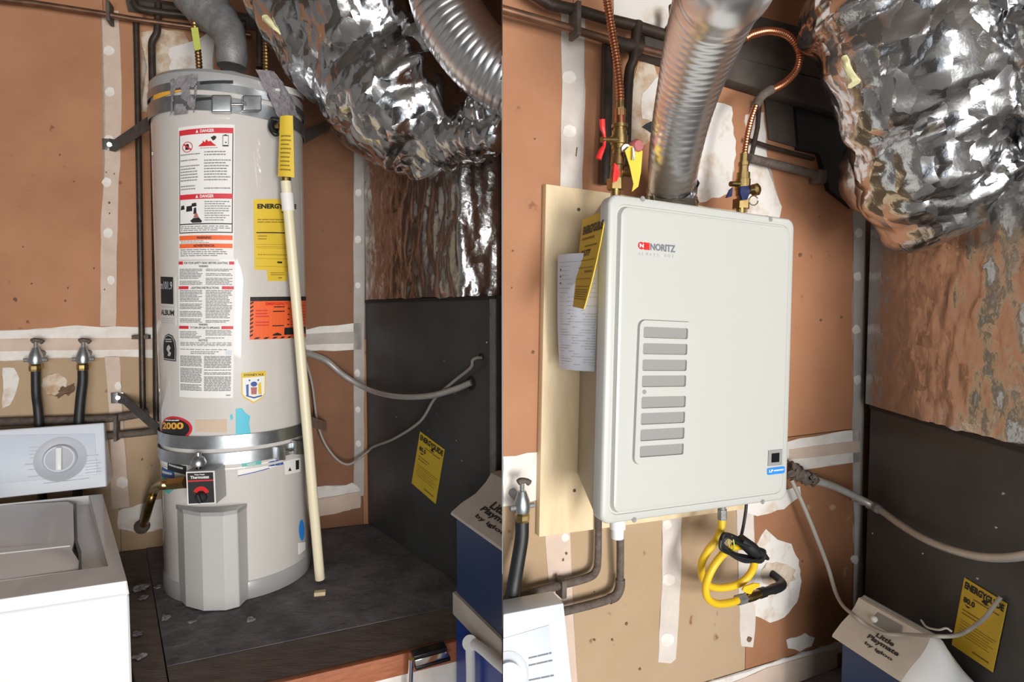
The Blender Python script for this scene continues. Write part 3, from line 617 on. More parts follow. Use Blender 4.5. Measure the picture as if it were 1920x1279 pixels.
# ---- the old tank heater
PHI0 = math.atan2(-HC.y, -HC.x)
def cp(a, r, z): return V((HC.x + math.cos(PHI0 + a) * r, HC.y + math.sin(PHI0 + a) * r, z))
def cza(px, py, r=HR):
    p = cylpx(px, py, r); a = math.atan2(p.y - HC.y, p.x - HC.x) - PHI0; a = (a + math.pi) % (2 * math.pi) - math.pi; return a, p.z
def cmap(tl, tr, br, bl, r=HR):
    q = [cza(*p, r) for p in (tl, tr, br, bl)]
    def mf(u, v, off=0.):
        w = (q[3][0] * (1 - u) * (1 - v) + q[2][0] * u * (1 - v) + q[0][0] * (1 - u) * v + q[1][0] * u * v, q[3][1] * (1 - u) * (1 - v) + q[2][1] * u * (1 - v) + q[0][1] * (1 - u) * v + q[1][1] * u * v)
        return cp(w[0], r + off, w[1])
    mf.cyl = True
    return mf
def zc(py, r=HR): return cylpx(432, py, r).z
heat = thing('tank_water_heater', (HC.x, HC.y, ZP), 'tall off white tank water heater covered in stickers, standing on the dark platform', 'water heater')
SEG = 96
obj('jacket', lathe(B(), (HC.x, HC.y, 0), (0, 0, 1), [(HR - .01, ZP + .015), (HR, ZP + .03), (HR, zc(160)), (HR - .004, zc(150))], SEG), M_jacket, heat, angle=60)
obj('base_ring', lathe(B(), (HC.x, HC.y, 0), (0, 0, 1), [(0, ZP + .001), (HR + .001, ZP + .001), (HR + .003, ZP + .02), (HR + .003, zc(1098)), (HR, zc(1095))], SEG), M_jacketg, heat)
cap = obj('top_cap', lathe(B(), (HC.x, HC.y, 0), (0, 0, 1), [(HR + .001, zc(165)), (HR + .0035, zc(162)), (HR + .0035, ZTOP - .012), (HR - .006, ZTOP), (HR - .03, ZTOP + .004), (0, ZTOP + .012)], SEG), M_jacketg, heat)
# seam pressed into the jacket at the heat shield
obj('jacket_seam', lathe(B(), (HC.x, HC.y, 0), (0, 0, 1), [(HR, zc(876)), (HR + .0015, zc(878)), (HR + .0015, zc(882)), (HR, zc(884))], SEG), M_jacket, heat)
# burner shroud
zs1, zs0 = cylpx(432, 958, HR + .05).z, ZP + .004
sh = [xy(cylpx(x, 1040, HR + o)) for x, o in ((334, .000), (346, .028), (379, .052), (421, .060), (447, .050), (465, .000))]
shb = B(); inner = [xy(cp(a, HR - .02, 0)) for a in (cza(460, 1040)[0], cza(400, 1040)[0], cza(338, 1040)[0])]
plan(shb, sh + inner, zs0, zs1)
shr = obj('burner_shroud', shb, M_shroud, heat, bevel=.002, seg=1, angle=12)
obj('shroud_lip', plan(B(), [((p[0] - HC.x) * 1.012 + HC.x, (p[1] - HC.y) * 1.012 + HC.y) for p in sh] + inner, zs1 - .010, zs1 + .002), M_jacketg, shr, smooth=False)
# thermostat box
tp = cylpx(377, 915, HR + .075); TH = Plane(xy(tp), (-(tp.y - HC.y), (tp.x - HC.x)))
tcs = ((348, 884), (403, 882), (406, 945), (351, 948))
qq = [TH(*p) for p in tcs]
th = obj('thermostat_box', prism(B(), qq, -TH.n * .085), M_jacketg, heat, bevel=.003)
TQ = quad(TH, *tcs)
obj('thermostat_border', grid(B(), TQ, .02, .02, .98, .98, .0008, th=.0006), M_label, th, smooth=False)
obj('thermostat_face', grid(B(), TQ, .06, .05, .94, .95, .0016, th=.0006), M_ink, th, smooth=False)
obj('thermostat_stripe', grid(B(), TQ, .06, .695, .94, .735, .0022), M_red, th, smooth=False)
text('lettering', TQ, 'Water Heater', .30, .875, .66, .92, M_label, th, .0022, .02)
text('lettering', TQ, 'Thermostat', .16, .775, .80, .865, M_label, th, .0022, .03)
bm = B(); pts = [(.50 + .29 * math.cos(a), .28 + .27 * math.sin(a)) for a in [R(20 + 12 * k) for k in range(12)]] + [(.50 + .16 * math.cos(a), .28 + .15 * math.sin(a)) for a in [R(20 + 12 * k) for k in range(11, -1, -1)]]
obj('dial_scale', polyon(bm, TQ, pts, .0022), M_redv, th, smooth=False)
kc = TQ(.52, .24)
obj('dial_knob', lathe(B(), kc, TH.n, [(.016, .001), (.016, .012), (.012, .016), (0, .016)], 20), M_black, th)
obj('knob_grip', box(B(), kc + TH.n * .019, TH.t * .004 + V((0, 0, .001)), V((-.004, 0, .013)), TH.n * .008), M_black, th, bevel=.002)
gk = cylpx(372, 862, HR + .05)
obj('gas_knob', lathe(B(), gk - V((0, 0, .018)), (0, 0, 1), [(0, 0), (.020, 0), (.022, .010), (.016, .024), (.008, .030), (.008, .040), (0, .042)], 20), M_galv, heat)
obj('gas_knob_stem', cyl(B(), gk - V((0, 0, .036)), gk - V((0, 0, .016)), .008), M_blackg, heat)

# ---- printed labels on the jacket
def label_sheet(name, mf, m, nu=20, nv=1, off=.0012, par=heat): return obj(name, grid(B(), mf, 0, 0, 1, 1, off, nu, nv, th=.0011), m, par, smooth=False)
D1 = cmap((335, 240), (440, 234), (438, 487), (336, 487)); L1 = label_sheet('danger_label', D1, M_label)
L1['label'] = 'white warning label with two red banners'
bm = B()
for (a, b, c, d_) in ((.02, .20, .035, .965), (.965, .20, .98, .965)): grid(bm, D1, a, b, c, d_, .0019, 1)
grid(bm, D1, .02, .198, .98, .205, .0019, 16); grid(bm, D1, .02, .262, .98, .270, .0019, 16)
obj('label_border', bm, M_ink, L1, smooth=False, recalc=False)
bm = B(); grid(bm, D1, .02, .935, .98, .975, .002, 16); grid(bm, D1, .02, .452, .98, .490, .002, 16); obj('red_banner', bm, M_red, L1, smooth=False, recalc=False)
for v0 in (.944, .460):
    text('lettering', D1, 'DANGER', .42, v0, .66, v0 + .024, M_label, L1, .0026, .03)
    bm = B(); polyon(bm, D1, [(.34, v0), (.39, v0), (.365, v0 + .024)], .0026); obj('warning_triangle', bm, M_label, L1, smooth=False, recalc=False)
bm = B(); grid(bm, D1, .02, .145, .98, .180, .002, 16); grid(bm, D1, .02, .085, .98, .118, .002, 16); obj('orange_banner', bm, M_orange, L1, smooth=False, recalc=False)
text('lettering', D1, 'WARNING', .36, .152, .62, .172, M_ink, L1, .0026, .03); text('lettering', D1, 'ADVERTENCIA', .30, .092, .68, .111, M_ink, L1, .0026, .03)
def ring_on(mf, cu, cv, ru, rv, w, off, n=24):
    bm = B(); a = [bm.verts.new(mf(cu + ru * math.cos(2 * math.pi * k / n), cv + rv * math.sin(2 * math.pi * k / n), off)) for k in range(n)]
    b = [bm.verts.new(mf(cu + ru * w * math.cos(2 * math.pi * k / n), cv + rv * w * math.sin(2 * math.pi * k / n), off)) for k in range(n)]
    for k in range(n): bm.faces.new([a[k], a[(k + 1) % n], b[(k + 1) % n], b[k]])
    return bm
obj('prohibition_sign', ring_on(D1, .185, .845, .10, .040, .86, .0021), M_red, L1, smooth=False, recalc=False)
bm = B(); polyon(bm, D1, [(.145, .825), (.215, .825), (.215, .858), (.20, .868), (.16, .868), (.145, .858)], .0019); obj('fuel_can_symbol', bm, M_ink, L1, smooth=False, recalc=False)
bm = B(); polyon(bm, D1, [(.108, .862), (.122, .872), (.262, .828), (.248, .818)], .0023); obj('prohibition_bar', bm, M_red, L1, smooth=False, recalc=False)
bm = B(); polyon(bm, D1, [(.38, .842), (.46, .868), (.47, .885), (.50, .870), (.53, .892), (.56, .875), (.60, .880), (.64, .862), (.70, .842)], .0021); obj('flame_symbol', bm, M_redv, L1, smooth=False, recalc=False)
bm = B(); 
polyon(bm, D1, [(.60, .905), (.66, .918), (.70, .908), (.68, .890), (.64, .880)], .0024); polyon(bm, D1, [(.80, .848), (.90, .848), (.90, .838), (.80, .838)], .0021); polyon(bm, D1, [(.845, .872), (.865, .872), (.865, .862), (.845, .862)], .0021)
for (a, b, c, d_) in ((.80, .85, .808, .92), (.892, .85, .90, .92), (.80, .915, .90, .921), (.83, .921, .87, .926)): grid(bm, D1, a, b, c, d_, .0021)
obj('vapor_symbols', bm, M_ink, L1, smooth=False, recalc=False)
bm = B()
for (a, b, c, d_) in ((.05, .375, .13, .41), (.16, .36, .28, .405), (.26, .395, .36, .425), (.30, .34, .36, .39)): polyon(bm, D1, [(a, b), (c, b + .004), (c - .01, d_), (a + .01, d_ - .004)], .0021)
polyon(bm, D1, [(.24, .290), (.30, .310), (.40, .315), (.46, .285), (.44, .275), (.28, .275)], .0021)
obj('hand_and_tap_symbol', bm, M_ink, L1, smooth=False, recalc=False)
bm = B(); polyon(bm, D1, [(.30, .312), (.33, .345), (.37, .345), (.40, .316)], .0023); obj('hot_water_symbol', bm, M_pink, L1, smooth=False, recalc=False)
bm = B(); words(bm, D1, .05, .52, .42, .80, 13, .0021, .42, 1); words(bm, D1, .49, .52, .94, .81, 14, .0021, .42, 2); words(bm, D1, .50, .285, .94, .44, 9, .0021, .42, 3); words(bm, D1, .05, .212, .94, .255, 3, .0021, .45, 4); words(bm, D1, .04, .02, .95, .08, 4, .0021, .45, 5); words(bm, D1, .05, .12, .6, .143, 2, .0021, .4, 6); words(bm, D1, .42, .822, .72, .835, 1, .0021, .4, 7)
obj('fine_print', bm, M_inkg, L1, smooth=False, recalc=False)
D2 = cmap((335, 490), (441, 490), (437, 746), (337, 744)); L2 = label_sheet('instruction_label', D2, M_label)
L2['label'] = 'long white label of small print with red dashes'
bm = B()
for v in (.975, .795, .505): grid(bm, D2, .01, v, .10 if v > .9 else .21, v + .022, .002, 4); grid(bm, D2, .90 if v > .9 else .79, v, .985, v + .022, .002, 4)
obj('red_dash', bm, M_red, L2, smooth=False, recalc=False)
for s_, u0, u1, v in (('FOR YOUR SAFETY READ BEFORE LIGHTING', .12, .88, .977), ('LIGHTING INSTRUCTIONS', .26, .74, .797), ('TO TURN OFF GAS TO APPLIANCE', .24, .76, .507), ('WARNING', .40, .56, .953), ('WARNING', .40, .56, .53), ('NOTICE', .40, .56, .415)): text('lettering', D2, s_, u0, v, u1, v + .016, M_ink, L2, .0021, .02)
bm = B(); words(bm, D2, .03, .825, .46, .945, 11, .0021, .55, 11, .05, .25, .25); words(bm, D2, .52, .825, .96, .945, 11, .0021, .55, 12, .05, .25, .25)
words(bm, D2, .03, .55, .46, .79, 22, .0021, .55, 13, .05, .25, .25); words(bm, D2, .52, .55, .96, .79, 22, .0021, .55, 14, .05, .25, .25)
words(bm, D2, .03, .435, .46, .50, 6, .0021, .5, 15, .05, .25); words(bm, D2, .52, .435, .96, .50, 6, .0021, .5, 16, .05, .25); words(bm, D2, .03, .35, .96, .41, 6, .0021, .5, 17, .03, .12, .1); words(bm, D2, .25, .32, .75, .345, 2, .0021, .5, 18)
words(bm, D2, .03, .05, .46, .31, 26, .0021, .62, 19, .05, .25, .12); words(bm, D2, .50, .05, .96, .31, 26, .0021, .62, 20, .05, .25, .12); words(bm, D2, .88, .01, .96, .03, 1, .0021, .4, 21)
obj('fine_print', bm, M_inkg, L2, smooth=False, recalc=False)
bm = B(); grid(bm, D2, .86, .315, .97, .35, .0022, 3); obj('blue_stamp', bm, M_paperw, L2, smooth=False, recalc=False)
# radio station sticker
D3 = cmap((301, 516), (329, 517), (330, 611), (303, 609)); L3 = label_sheet('album_sticker', D3, M_jacket, 10); L3['label'] = 'black and pale sticker with white numerals'
obj('black_field', grid(B(), D3, .06, .43, .90, .97, .002, 8), M_ink, L3, smooth=False, recalc=False)
text('lettering', D3, 'm101.9', .08, .72, .86, .88, M_inkl, L3, .0028, .02); text('lettering', D3, 'ALBUM', .05, .20, .93, .31, M_ink, L3, .0022, .03)
bm = B(); words(bm, D3, .1, .03, .9, .16, 3, .0021, .4, 31, .2, .4); words(bm, D3, .05, .34, .95, .40, 1, .0021, .4, 32, .2, .4); obj('fine_print', bm, M_inkl, L3, smooth=False, recalc=False)
# arched black sticker
D4 = cmap((305, 626), (332, 626), (332, 678), (307, 676)); arch = lambda s: [(.5 + (u - .5) * s, .5 + (v - .5) * s) for u, v in ((.05, .03), (.95, .0), (.97, .45), (.92, .72), (.76, .93), (.5, 1.0), (.27, .94), (.1, .75), (.03, .45))]
L4 = obj('arched_sticker', polyon(B(), D4, arch(1), .0012), M_ink, heat, smooth=False, recalc=False)
bm = B(); polyon(bm, D4, arch(.92), .0018); obj('arch_line', bm, M_inkl, L4, smooth=False, recalc=False)
bm = B(); polyon(bm, D4, arch(.86), .0022); obj('arch_field', bm, M_ink, L4, smooth=False, recalc=False)
bm = B(); polyon(bm, D4, [(.42, .55), (.55, .60), (.66, .48), (.55, .38), (.68, .30), (.60, .18), (.42, .2), (.5, .3), (.36, .42)], .0027); words(bm, D4, .30, .68, .74, .84, 2, .0027, .5, 5, .1, .2); obj('sticker_motif', bm, M_inkl, L4, smooth=False, recalc=False)
# energy label
D5 = cmap((475, 374), (545, 374), (545, 508), (477, 506)); L5 = label_sheet('energy_label', D5, M_yellow); L5['label'] = 'yellow energy label partly behind the pipe'
text('lettering', D5, 'ENERGYGUIDE', .08, .865, 1.22, .935, M_ink, L5, .002, .05)
bm = B(); polyon(bm, D5, [(.66, .82), (.74, .80), (.82, .82), (.76, .825), (.76, .87), (.72, .87), (.72, .825)], .002); grid(bm, D5, .05, .520, .98, .535, .002, 6); grid(bm, D5, .56, .100, .70, .125, .002, 2); obj('energy_marks', bm, M_ink, L5, smooth=False, recalc=False)
bm = B(); words(bm, D5, .08, .66, .95, .73, 2, .002, .4, 41, .08, .2, .1)
for v in (.36, .33, .31, .16, .05): grid(bm, D5, .05, v, .97, v + .004, .0019, 5)
words(bm, D5, .08, .20, .95, .27, 2, .002, .35, 42, .03, .06); words(bm, D5, .08, .42, .3, .50, 2, .002, .35, 43); obj('fine_print', bm, M_inky, L5, smooth=False, recalc=False)
D5b = cmap((500, 507), (538, 507), (538, 527), (502, 527)); L5b = label_sheet('small_yellow_label', D5b, M_yellow, 6)
bm = B(); words(bm, D5b, .15, .5, .85, .85, 2, .002, .4, 44, .1, .2); words(bm, D5b, .5, .2, .7, .4, 1, .002, .5, 45); obj('fine_print', bm, M_inky, L5b, smooth=False, recalc=False)
# orange earthquake notice
D6 = cmap((469, 557), (573, 556), (573, 632), (468, 637)); L6 = label_sheet('orange_notice', D6, M_orange); L6['label'] = 'orange notice with black header and hazard edge'
bm = B(); grid(bm, D6, 0, .90, 1, 1.0, .002, 10)
for k in range(9): polyon(bm, D6, [(.0, .06 + .095 * k), (.035, .10 + .095 * k), (.035, .14 + .095 * k), (.0, .10 + .095 * k)], .002)
for k in range(8): polyon(bm, D6, [(.04 + .11 * k, .01), (.09 + .11 * k, .01), (.12 + .11 * k, .05), (.07 + .11 * k, .05)], .002)
grid(bm, D6, .43, .09, .96, .26, .002, 6); grid(bm, D6, .26, .64, .42, .665, .002, 2); grid(bm, D6, .26, .30, .42, .325, .002, 2); polyon(bm, D6, [(.27, .11), (.33, .15), (.39, .11), (.39, .08), (.27, .08)], .002); words(bm, D6, .27, .74, .42, .78, 1, .002, .6, 51, .2, .4)
for v in (.70, .56, .44, .32): grid(bm, D6, .47, v, .50, v + .03, .002)
obj('notice_marks', bm, M_ink, L6, smooth=False, recalc=False)
text('lettering', D6, 'EMERGENCY', .17, .80, .46, .87, M_redv, L6, .0021, .03)
bm = B(); words(bm, D6, .06, .30, .22, .78, 7, .0021, .35, 52, .2, .5); words(bm, D6, .53, .30, .93, .82, 7, .0021, .3, 53, .1, .3); obj('fine_print', bm, M_red, L6, smooth=False, recalc=False)
# shield sticker
D7 = cmap((451, 697), (499, 695), (499, 756), (451, 756)); shp = lambda s, cy=.55: [(.5 + (u - .5) * s, cy + (v - cy) * s) for u, v in ((.02, .96), (.98, 1.0), (.96, .30), (.86, .18), (.5, .0), (.14, .16), (.04, .28))]
L7 = obj('shield_sticker', polyon(B(), D7, shp(1), .0010), M_yellow, heat, smooth=False, recalc=False); L7['label'] = 'shield shaped sticker with yellow top bar'
obj('shield_field', polyon(B(), D7, [(.07, .80), (.93, .84), (.92, .31), (.83, .21), (.5, .05), (.17, .20), (.08, .30)], .0017), M_label, L7, smooth=False, recalc=False)
text('lettering', D7, 'SYDNEY N.S.', .12, .855, .90, .925, M_ink, L7, .0017, .02)
bm = B(); polyon(bm, D7, [(.20, .58), (.30, .60), (.30, .24), (.22, .24)], .0023); polyon(bm, D7, ellipse(.5, .60, .13, .08, 12), .0023); polyon(bm, D7, [(.20, .26), (.5, .20), (.82, .26), (.82, .22), (.5, .15), (.2, .22)], .0023)
for x in (.33, .67): polyon(bm, D7, ellipse(x, .72, .035, .03, 8), .0023)
obj('blue_figures', bm, M_blue, L7, smooth=False, recalc=False)
bm = B(); polyon(bm, D7, [(.38, .50), (.62, .50), (.60, .28), (.40, .28)], .0022); obj('red_field', bm, M_pink, L7, smooth=False, recalc=False)
bm = B(); polyon(bm, D7, [(.66, .60), (.78, .66), (.80, .28), (.68, .28)], .0022); obj('yellow_figure', bm, M_yellow, L7, smooth=False, recalc=False)
# round sticker behind the lower strap
D8 = cmap((303, 779), (362, 779), (362, 828), (303, 828)); L8 = obj('round_sticker', polyon(B(), D8, [(.5 + .49 * math.cos(a), .5 + .49 * math.sin(a)) for a in [2 * math.pi * k / 28 for k in range(28)]], .0010), M_red, heat, smooth=False, recalc=False)
obj('round_field', polyon(B(), D8, [(.5 + .43 * math.cos(a), .5 + .40 * math.sin(a)) for a in [2 * math.pi * k / 28 for k in range(28)]], .0016), M_ink, L8, smooth=False, recalc=False)
text('lettering', D8, '2000', .12, .50, .80, .76, M_orange2, L8, .0023, .04)
bm = B(); words(bm, D8, .25, .80, .75, .88, 1, .0023, .5, 61, .15, .25); obj('fine_print', bm, M_label, L8, smooth=False, recalc=False)
for nm, cs, m in (('beige_sticker_scrap', ((366, 787), (425, 786), (425, 811), (367, 809)), M_beige), ('blue_sticker', ((304, 876), (327, 884), (327, 897), (303, 893)), M_blue), ('white_sticker', ((303, 848), (352, 868), (352, 890), (303, 872)), M_label), ('cyan_sticker', ((452, 864), (490, 858), (490, 874), (455, 880)), M_teal), ('blue_white_sticker', ((446, 876), (534, 856), (534, 868), (446, 893)), M_label), ('small_blue_sticker', ((503, 866), (531, 859), (531, 871), (503, 875)), M_blue), ('number_sticker', ((533, 862), (563, 858), (563, 884), (535, 890)), M_label), ('blue_round_sticker', ((559, 978), (569, 972), (571, 1012), (561, 1016)), M_skyb), ('pale_blue_scrap', ((560, 1018), (572, 1016), (572, 1030), (560, 1040)), M_label)):
    mf = cmap(*cs)
    if nm == 'blue_round_sticker': obj(nm, polyon(B(), mf, [(.5 + .5 * math.cos(a), .5 + .5 * math.sin(a)) for a in [2 * math.pi * k / 24 for k in range(24)]], .0012), m, heat, smooth=False, recalc=False); continue
    s_ = label_sheet(nm, mf, m, 8)
    if nm == 'number_sticker': text('lettering', mf, '1', .62, .2, .86, .85, M_ink, s_, .002, .06); bm = B(); polyon(bm, mf, [(.15, .2), (.35, .2), (.25, .45)], .002); obj('sticker_mark', bm, M_ink, s_, smooth=False, recalc=False)
    if nm == 'white_sticker':
        bm = B(); grid(bm, mf, .40, .0, .98, .72, .002, 4); grid(bm, mf, .10, .5, .28, .95, .002, 2); obj('black_panel', bm, M_ink, s_, smooth=False, recalc=False)
        bm = B(); words(bm, mf, .46, .35, .92, .6, 1, .0026, .6, 3, .1, .2); obj('fine_print', bm, M_inkl, s_, smooth=False, recalc=False)
    if nm == 'blue_white_sticker': bm = B(); grid(bm, mf, .0, .0, .62, .10, .002, 6); obj('blue_line', bm, M_blue, s_, smooth=False, recalc=False)
    if nm == 'blue_sticker': bm = B(); grid(bm, mf, .15, .45, .9, .75, .002, 3); obj('pale_band', bm, M_paperw, s_, smooth=False, recalc=False)
    if nm == 'cyan_sticker': bm = B(); words(bm, mf, .25, .3, .75, .6, 2, .002, .4, 9, .15, .3); obj('fine_print', bm, M_label, s_, smooth=False, recalc=False)
mf = cmap((430, 764), (472, 764), (472, 818), (430, 818))
obj('cyan_scrap', polyon(B(), mf, [(.28, .95), (.55, .98), (.72, .80), (.93, .70), (.88, .45), (.96, .05), (.55, .0), (.28, .02)], .0010), M_cyan, heat, smooth=False, recalc=False)
obj('cyan_scrap', polyon(B(), mf, [(.02, .72), (.14, .78), (.16, .6), (.06, .55)], .0010), M_cyan, heat, smooth=False, recalc=False)
mf = cmap((304, 890), (328, 898), (332, 925), (304, 925)); obj('blue_scrap', polyon(B(), mf, [(.0, .95), (1, .8), (.95, .3), (.6, .0), (.25, .2), (0, .5)], .0010), M_teal, heat, smooth=False, recalc=False)
# yellow paint label on cap, vent slots
mf = cmap((289, 166), (362, 152), (362, 168), (289, 192), HR + .0035); obj('amber_cap_label', grid(B(), mf, 0, 0, 1, 1, .002, 10, th=.001), M_orange2, heat, smooth=False)
mf = cmap((516, 158), (572, 178), (574, 190), (516, 170), HR + .0035); obj('white_cap_label', grid(B(), mf, 0, 0, 1, 1, .0012, 10, th=.001), M_label, heat, smooth=False)
# relief valve port
pv_ = cylpx(514, 238, HR); pn = V((pv_.x - HC.x, pv_.y - HC.y, 0)).normalized()
obj('valve_port', lathe(B(), pv_, pn, [(0, .001), (.020, .001), (.022, .006), (.015, .008), (.013, .002), (0, .002)], 24), M_black, heat)
# lint draped over the cap
def drape(cs, seed, amp=.010, r=HR + .006):
    mf = cmap(*cs, r); bm = B(); grid(bm, mf, 0, 0, 1, 1, 0, 26, 26)
    rnd = random.Random(seed)
    dele = [v for v in bm.verts]
    for v in bm.verts: v.co += V((v.co.x - HC.x, v.co.y - HC.y, 0)).normalized() * (amp * (.25 + .9 * abs(noise.noise(v.co * 38 + V((seed, 0, 0))))))
    nv = 27; kill = []
    for f in bm.faces:
        c = f.calc_center_median(); idx = [v.index for v in f.verts]
        if noise.noise(c * 30 + V((seed * 5, 0, 0))) < -.22: kill.append(f)
    bmesh.ops.delete(bm, geom=kill, context='FACES')
    return bm
for i, cs in enumerate((((478, 131), (512, 134), (560, 215), (520, 222)), ((322, 150), (372, 138), (366, 212), (322, 218)))):
    o = obj('lint', drape(cs, i + 2), M_lint, heat, recalc=False); o['kind'] = 'stuff'
# ---- seismic straps (they run on to the wall)
def ribbon(pts, h, th=.0022):
    bm = B(); n = len(pts); rows = []
    for i, p in enumerate(pts):
        t = pts[min(i + 1, n - 1)] - pts[max(i - 1, 0)]; nn = V((-t.y, t.x, 0)).normalized()
        rows.append([bm.verts.new(p + nn * (s * th / 2) + V((0, 0, k * h / 2))) for s, k in ((1, 1), (1, -1), (-1, -1), (-1, 1))])
    for a, b in zip(rows, rows[1:]):
        for k in range(4): bm.faces.new([a[k], a[(k + 1) % 4], b[(k + 1) % 4], b[k]])
    bm.faces.new(rows[0]); bm.faces.new(rows[-1][::-1]); return bm
def strap(lab, wl, z, h, extra, wr, bands, group='earthquake straps'):
    t = thing('seismic_strap', cp(0, HR, z), lab, 'strap', group)
    r = HR + .0055
    arc = [cp(R(a), r, z) for a in range(-100, 101, 4)]
    A = WL(*wl, .010); A2 = WL(wl[0] + 10, wl[1] + 2, .018)
    pts = [A, A2] + [A2 * (1 - k / 5) + arc[0] * (k / 5) for k in range(1, 5)] + arc
    Bp = WL(*wr, .012); pts += [arc[-1] * (1 - k / 4) + Bp * (k / 4) for k in range(1, 5)]
    n1 = 12
    obj('strap_band', ribbon(pts[n1 - 1:], h), M_galv, t)
    tail = obj('strap_tail', ribbon(pts[:n1], h), M_strapd, t); tail['label'] = 'dusty strap tail running to the wall'
    obj('anchor_plate', box(B(), WL(wl[0] - 1, wl[1], .008), WL.t * .021, WL.n * .003, V((0, 0, .021))), M_steel, t, bevel=.002)
    obj('anchor_bolt', hexnut(B(), WL(wl[0], wl[1], .011), WL(wl[0], wl[1], .018), .008), M_chrome, t)
    for (z2, h2) in bands: obj('strap_band', ribbon([cp(R(a), r + .0005, z2) for a in range(-100, 101, 4)], h2), M_galv, t)
    return t
zb = zc(198)
st1 = strap('galvanized strap around the top of the tank heater with a bolted clamp', (205, 271), zb, abs(zc(184) - zc(212)), None, (618, 232), [(zc(167), abs(zc(160) - zc(175)))])
obj_s = []
for (tl, br) in (((398, 182), (435, 214)), ((452, 182), (487, 211))):
    mf = cmap(tl, (br[0], tl[1]), br, (tl[0], br[1]), HR + .007)
    bm = B(); a = mf(0, 0); b = mf(1, 0); c = mf(0, 1); n = (mf(.5, .5, .02) - mf(.5, .5)).normalized()
    box(bm, mf(.5, .5, .010), (b - a) / 2, (c - a) / 2, n * .011); obj('clamp_block', bm, M_galv, st1, bevel=.005, seg=3)
pa, pb = cylpx(430, 196, HR + .02), cylpx(458, 196, HR + .02); obj('clamp_bolt', cyl(B(), pa, pb, .0045, 12), M_chrome, st1)
pa, pb = cylpx(455, 196, HR + .02), cylpx(461, 196, HR + .02); obj('clamp_nut', hexnut(B(), pa, pb, .011), M_chrome, st1)
for cs in (((375, 153), (437, 151), (437, 157), (375, 159)), ((367, 184), (400, 182), (400, 187), (367, 190))):
    mf = cmap(*cs, HR + .0065); obj('strap_slot', grid(B(), mf, 0, 0, 1, 1, .0016, 8, th=.001), M_ink, st1, smooth=False)
st2 = strap('galvanized double strap around the lower part of the tank heater', (221, 746), zc(828), abs(zc(816) - zc(840)), None, (612, 800), [(zc(859), abs(zc(848) - zc(870)))])
for (tl, br) in (((516, 838), (530, 862)), ((546, 826), (566, 852))):
    mf = cmap(tl, (br[0], tl[1]), br, (tl[0], br[1]), HR + .007); a, b, c = mf(0, 0), mf(1, 0), mf(0, 1); n = (mf(.5, .5, .02) - mf(.5, .5)).normalized()
    obj('clamp_block', box(B(), mf(.5, .5, .008), (b - a) / 2, (c - a) / 2, n * .010), M_galv, st2, bevel=.004)
obj('clamp_bolt', cyl(B(), cylpx(525, 848, HR + .02), cylpx(560, 842, HR + .02), .004, 12), M_chrome, st2)

# ---- relief pipe, with its tag
PP = Plane((0, 1.845), (1, -.06))
rp = thing('relief_drain_pipe', atZ(601, 1090, ZP), 'cream plastic drain pipe slanting down the front right of the tank heater', 'pipe')
pTop = PP(535, 262); pMid = PP(536, 340); pBot = atZ(600, 1086, ZP + .011)
obj('drain_pipe', tube(B(), [pMid, pMid * .5 + pBot * .5, pBot], .0163, 18), M_cream, rp)
obj('white_coupling', tube(B(), [pMid + (pBot - pMid) * .028, pMid + (pBot - pMid) * .070], .0195, 20), M_label, rp)
obj('pipe_elbow', tube(B(), smoothpath([pv_ + pn * .006, pv_ + pn * .025 + V((.008, 0, 0)), PP(530, 255), pTop, pMid], 6), [.009, .010, .013, .0155, .0155], 14), M_brass, rp)
YT = quad(PP, (525, 218), (549, 217), (552, 333), (521, 331), .022)
tg = obj('valve_tag', grid(B(), lambda u, v, o=0: YT(u, v, o) + PP.n * .006 * math.sin(math.pi * u), 0, 0, 1, 1, 0, 8, 8, th=.0015), M_yellow, rp)
tg['label'] = 'yellow warning tag hung on the relief valve'
bm = B(); words(bm, lambda u, v, o=0: YT(u, v, o) + PP.n * .006 * math.sin(math.pi * u), .15, .08, .85, .70, 9, .001, .35, 71, .1, .3); obj('fine_print', bm, M_inky, tg, smooth=False, recalc=False)
hose_pts = [pv_ + pn * .01 + V((-.012, 0, .018)), pv_ + pn * .028 + V((-.016, 0, -.01)), pv_ + pn * .034 + V((.006, 0, -.042)), PP(523, 262, .014)]
obj('tag_loop', tube(B(), smoothpath([PP(522, 222, .012), PP(509, 222, .006), PP(505, 240, .006), PP(515, 254, .010), PP(528, 250, .016)], 6), .0035, 10), M_black, rp)

# ---- gas line, flexible connectors, vent on top
gl = thing('gas_line', cylpx(345, 905, HR + .03), 'bent brass gas line from the thermostat to the wall foot', 'pipe')
obj('gas_tube', tube(B(), smoothpath([cylpx(318, 908, HR + .035), cylpx(304, 910, HR + .03), WL(290, 918, .17), WL(282, 940, .13), WL(274, 968, .07), WL(269, 985, .0125)], 7), .0155, 14), M_brass, gl)
obj('gas_fitting', hexnut(B(), cylpx(350, 905, HR + .04), cylpx(318, 908, HR + .035), .019), M_brass, gl)
obj('gas_wall_cup', lathe(B(), WL(268, 986, .004), WL.n, [(.026, 0), (.026, .02), (.018, .026), (0, .026)], 16), M_timber, gl)
TP = lambda x, y: atY(x, y, 2.08)
fx = thing('water_connector', TP(374, 128), 'corrugated copper connector with yellow green tag at the heater top left', 'connector', 'copper connectors on the tank heater')
obj('flex_tube', corrugated(B(), [atY(360, -20, 2.12), TP(363, 30), TP(369, 80), TP(373, 118), V((TP(374, 128).x, 2.08, ZTOP + .010))], .0115, .011, .22), M_dullbrass, fx)
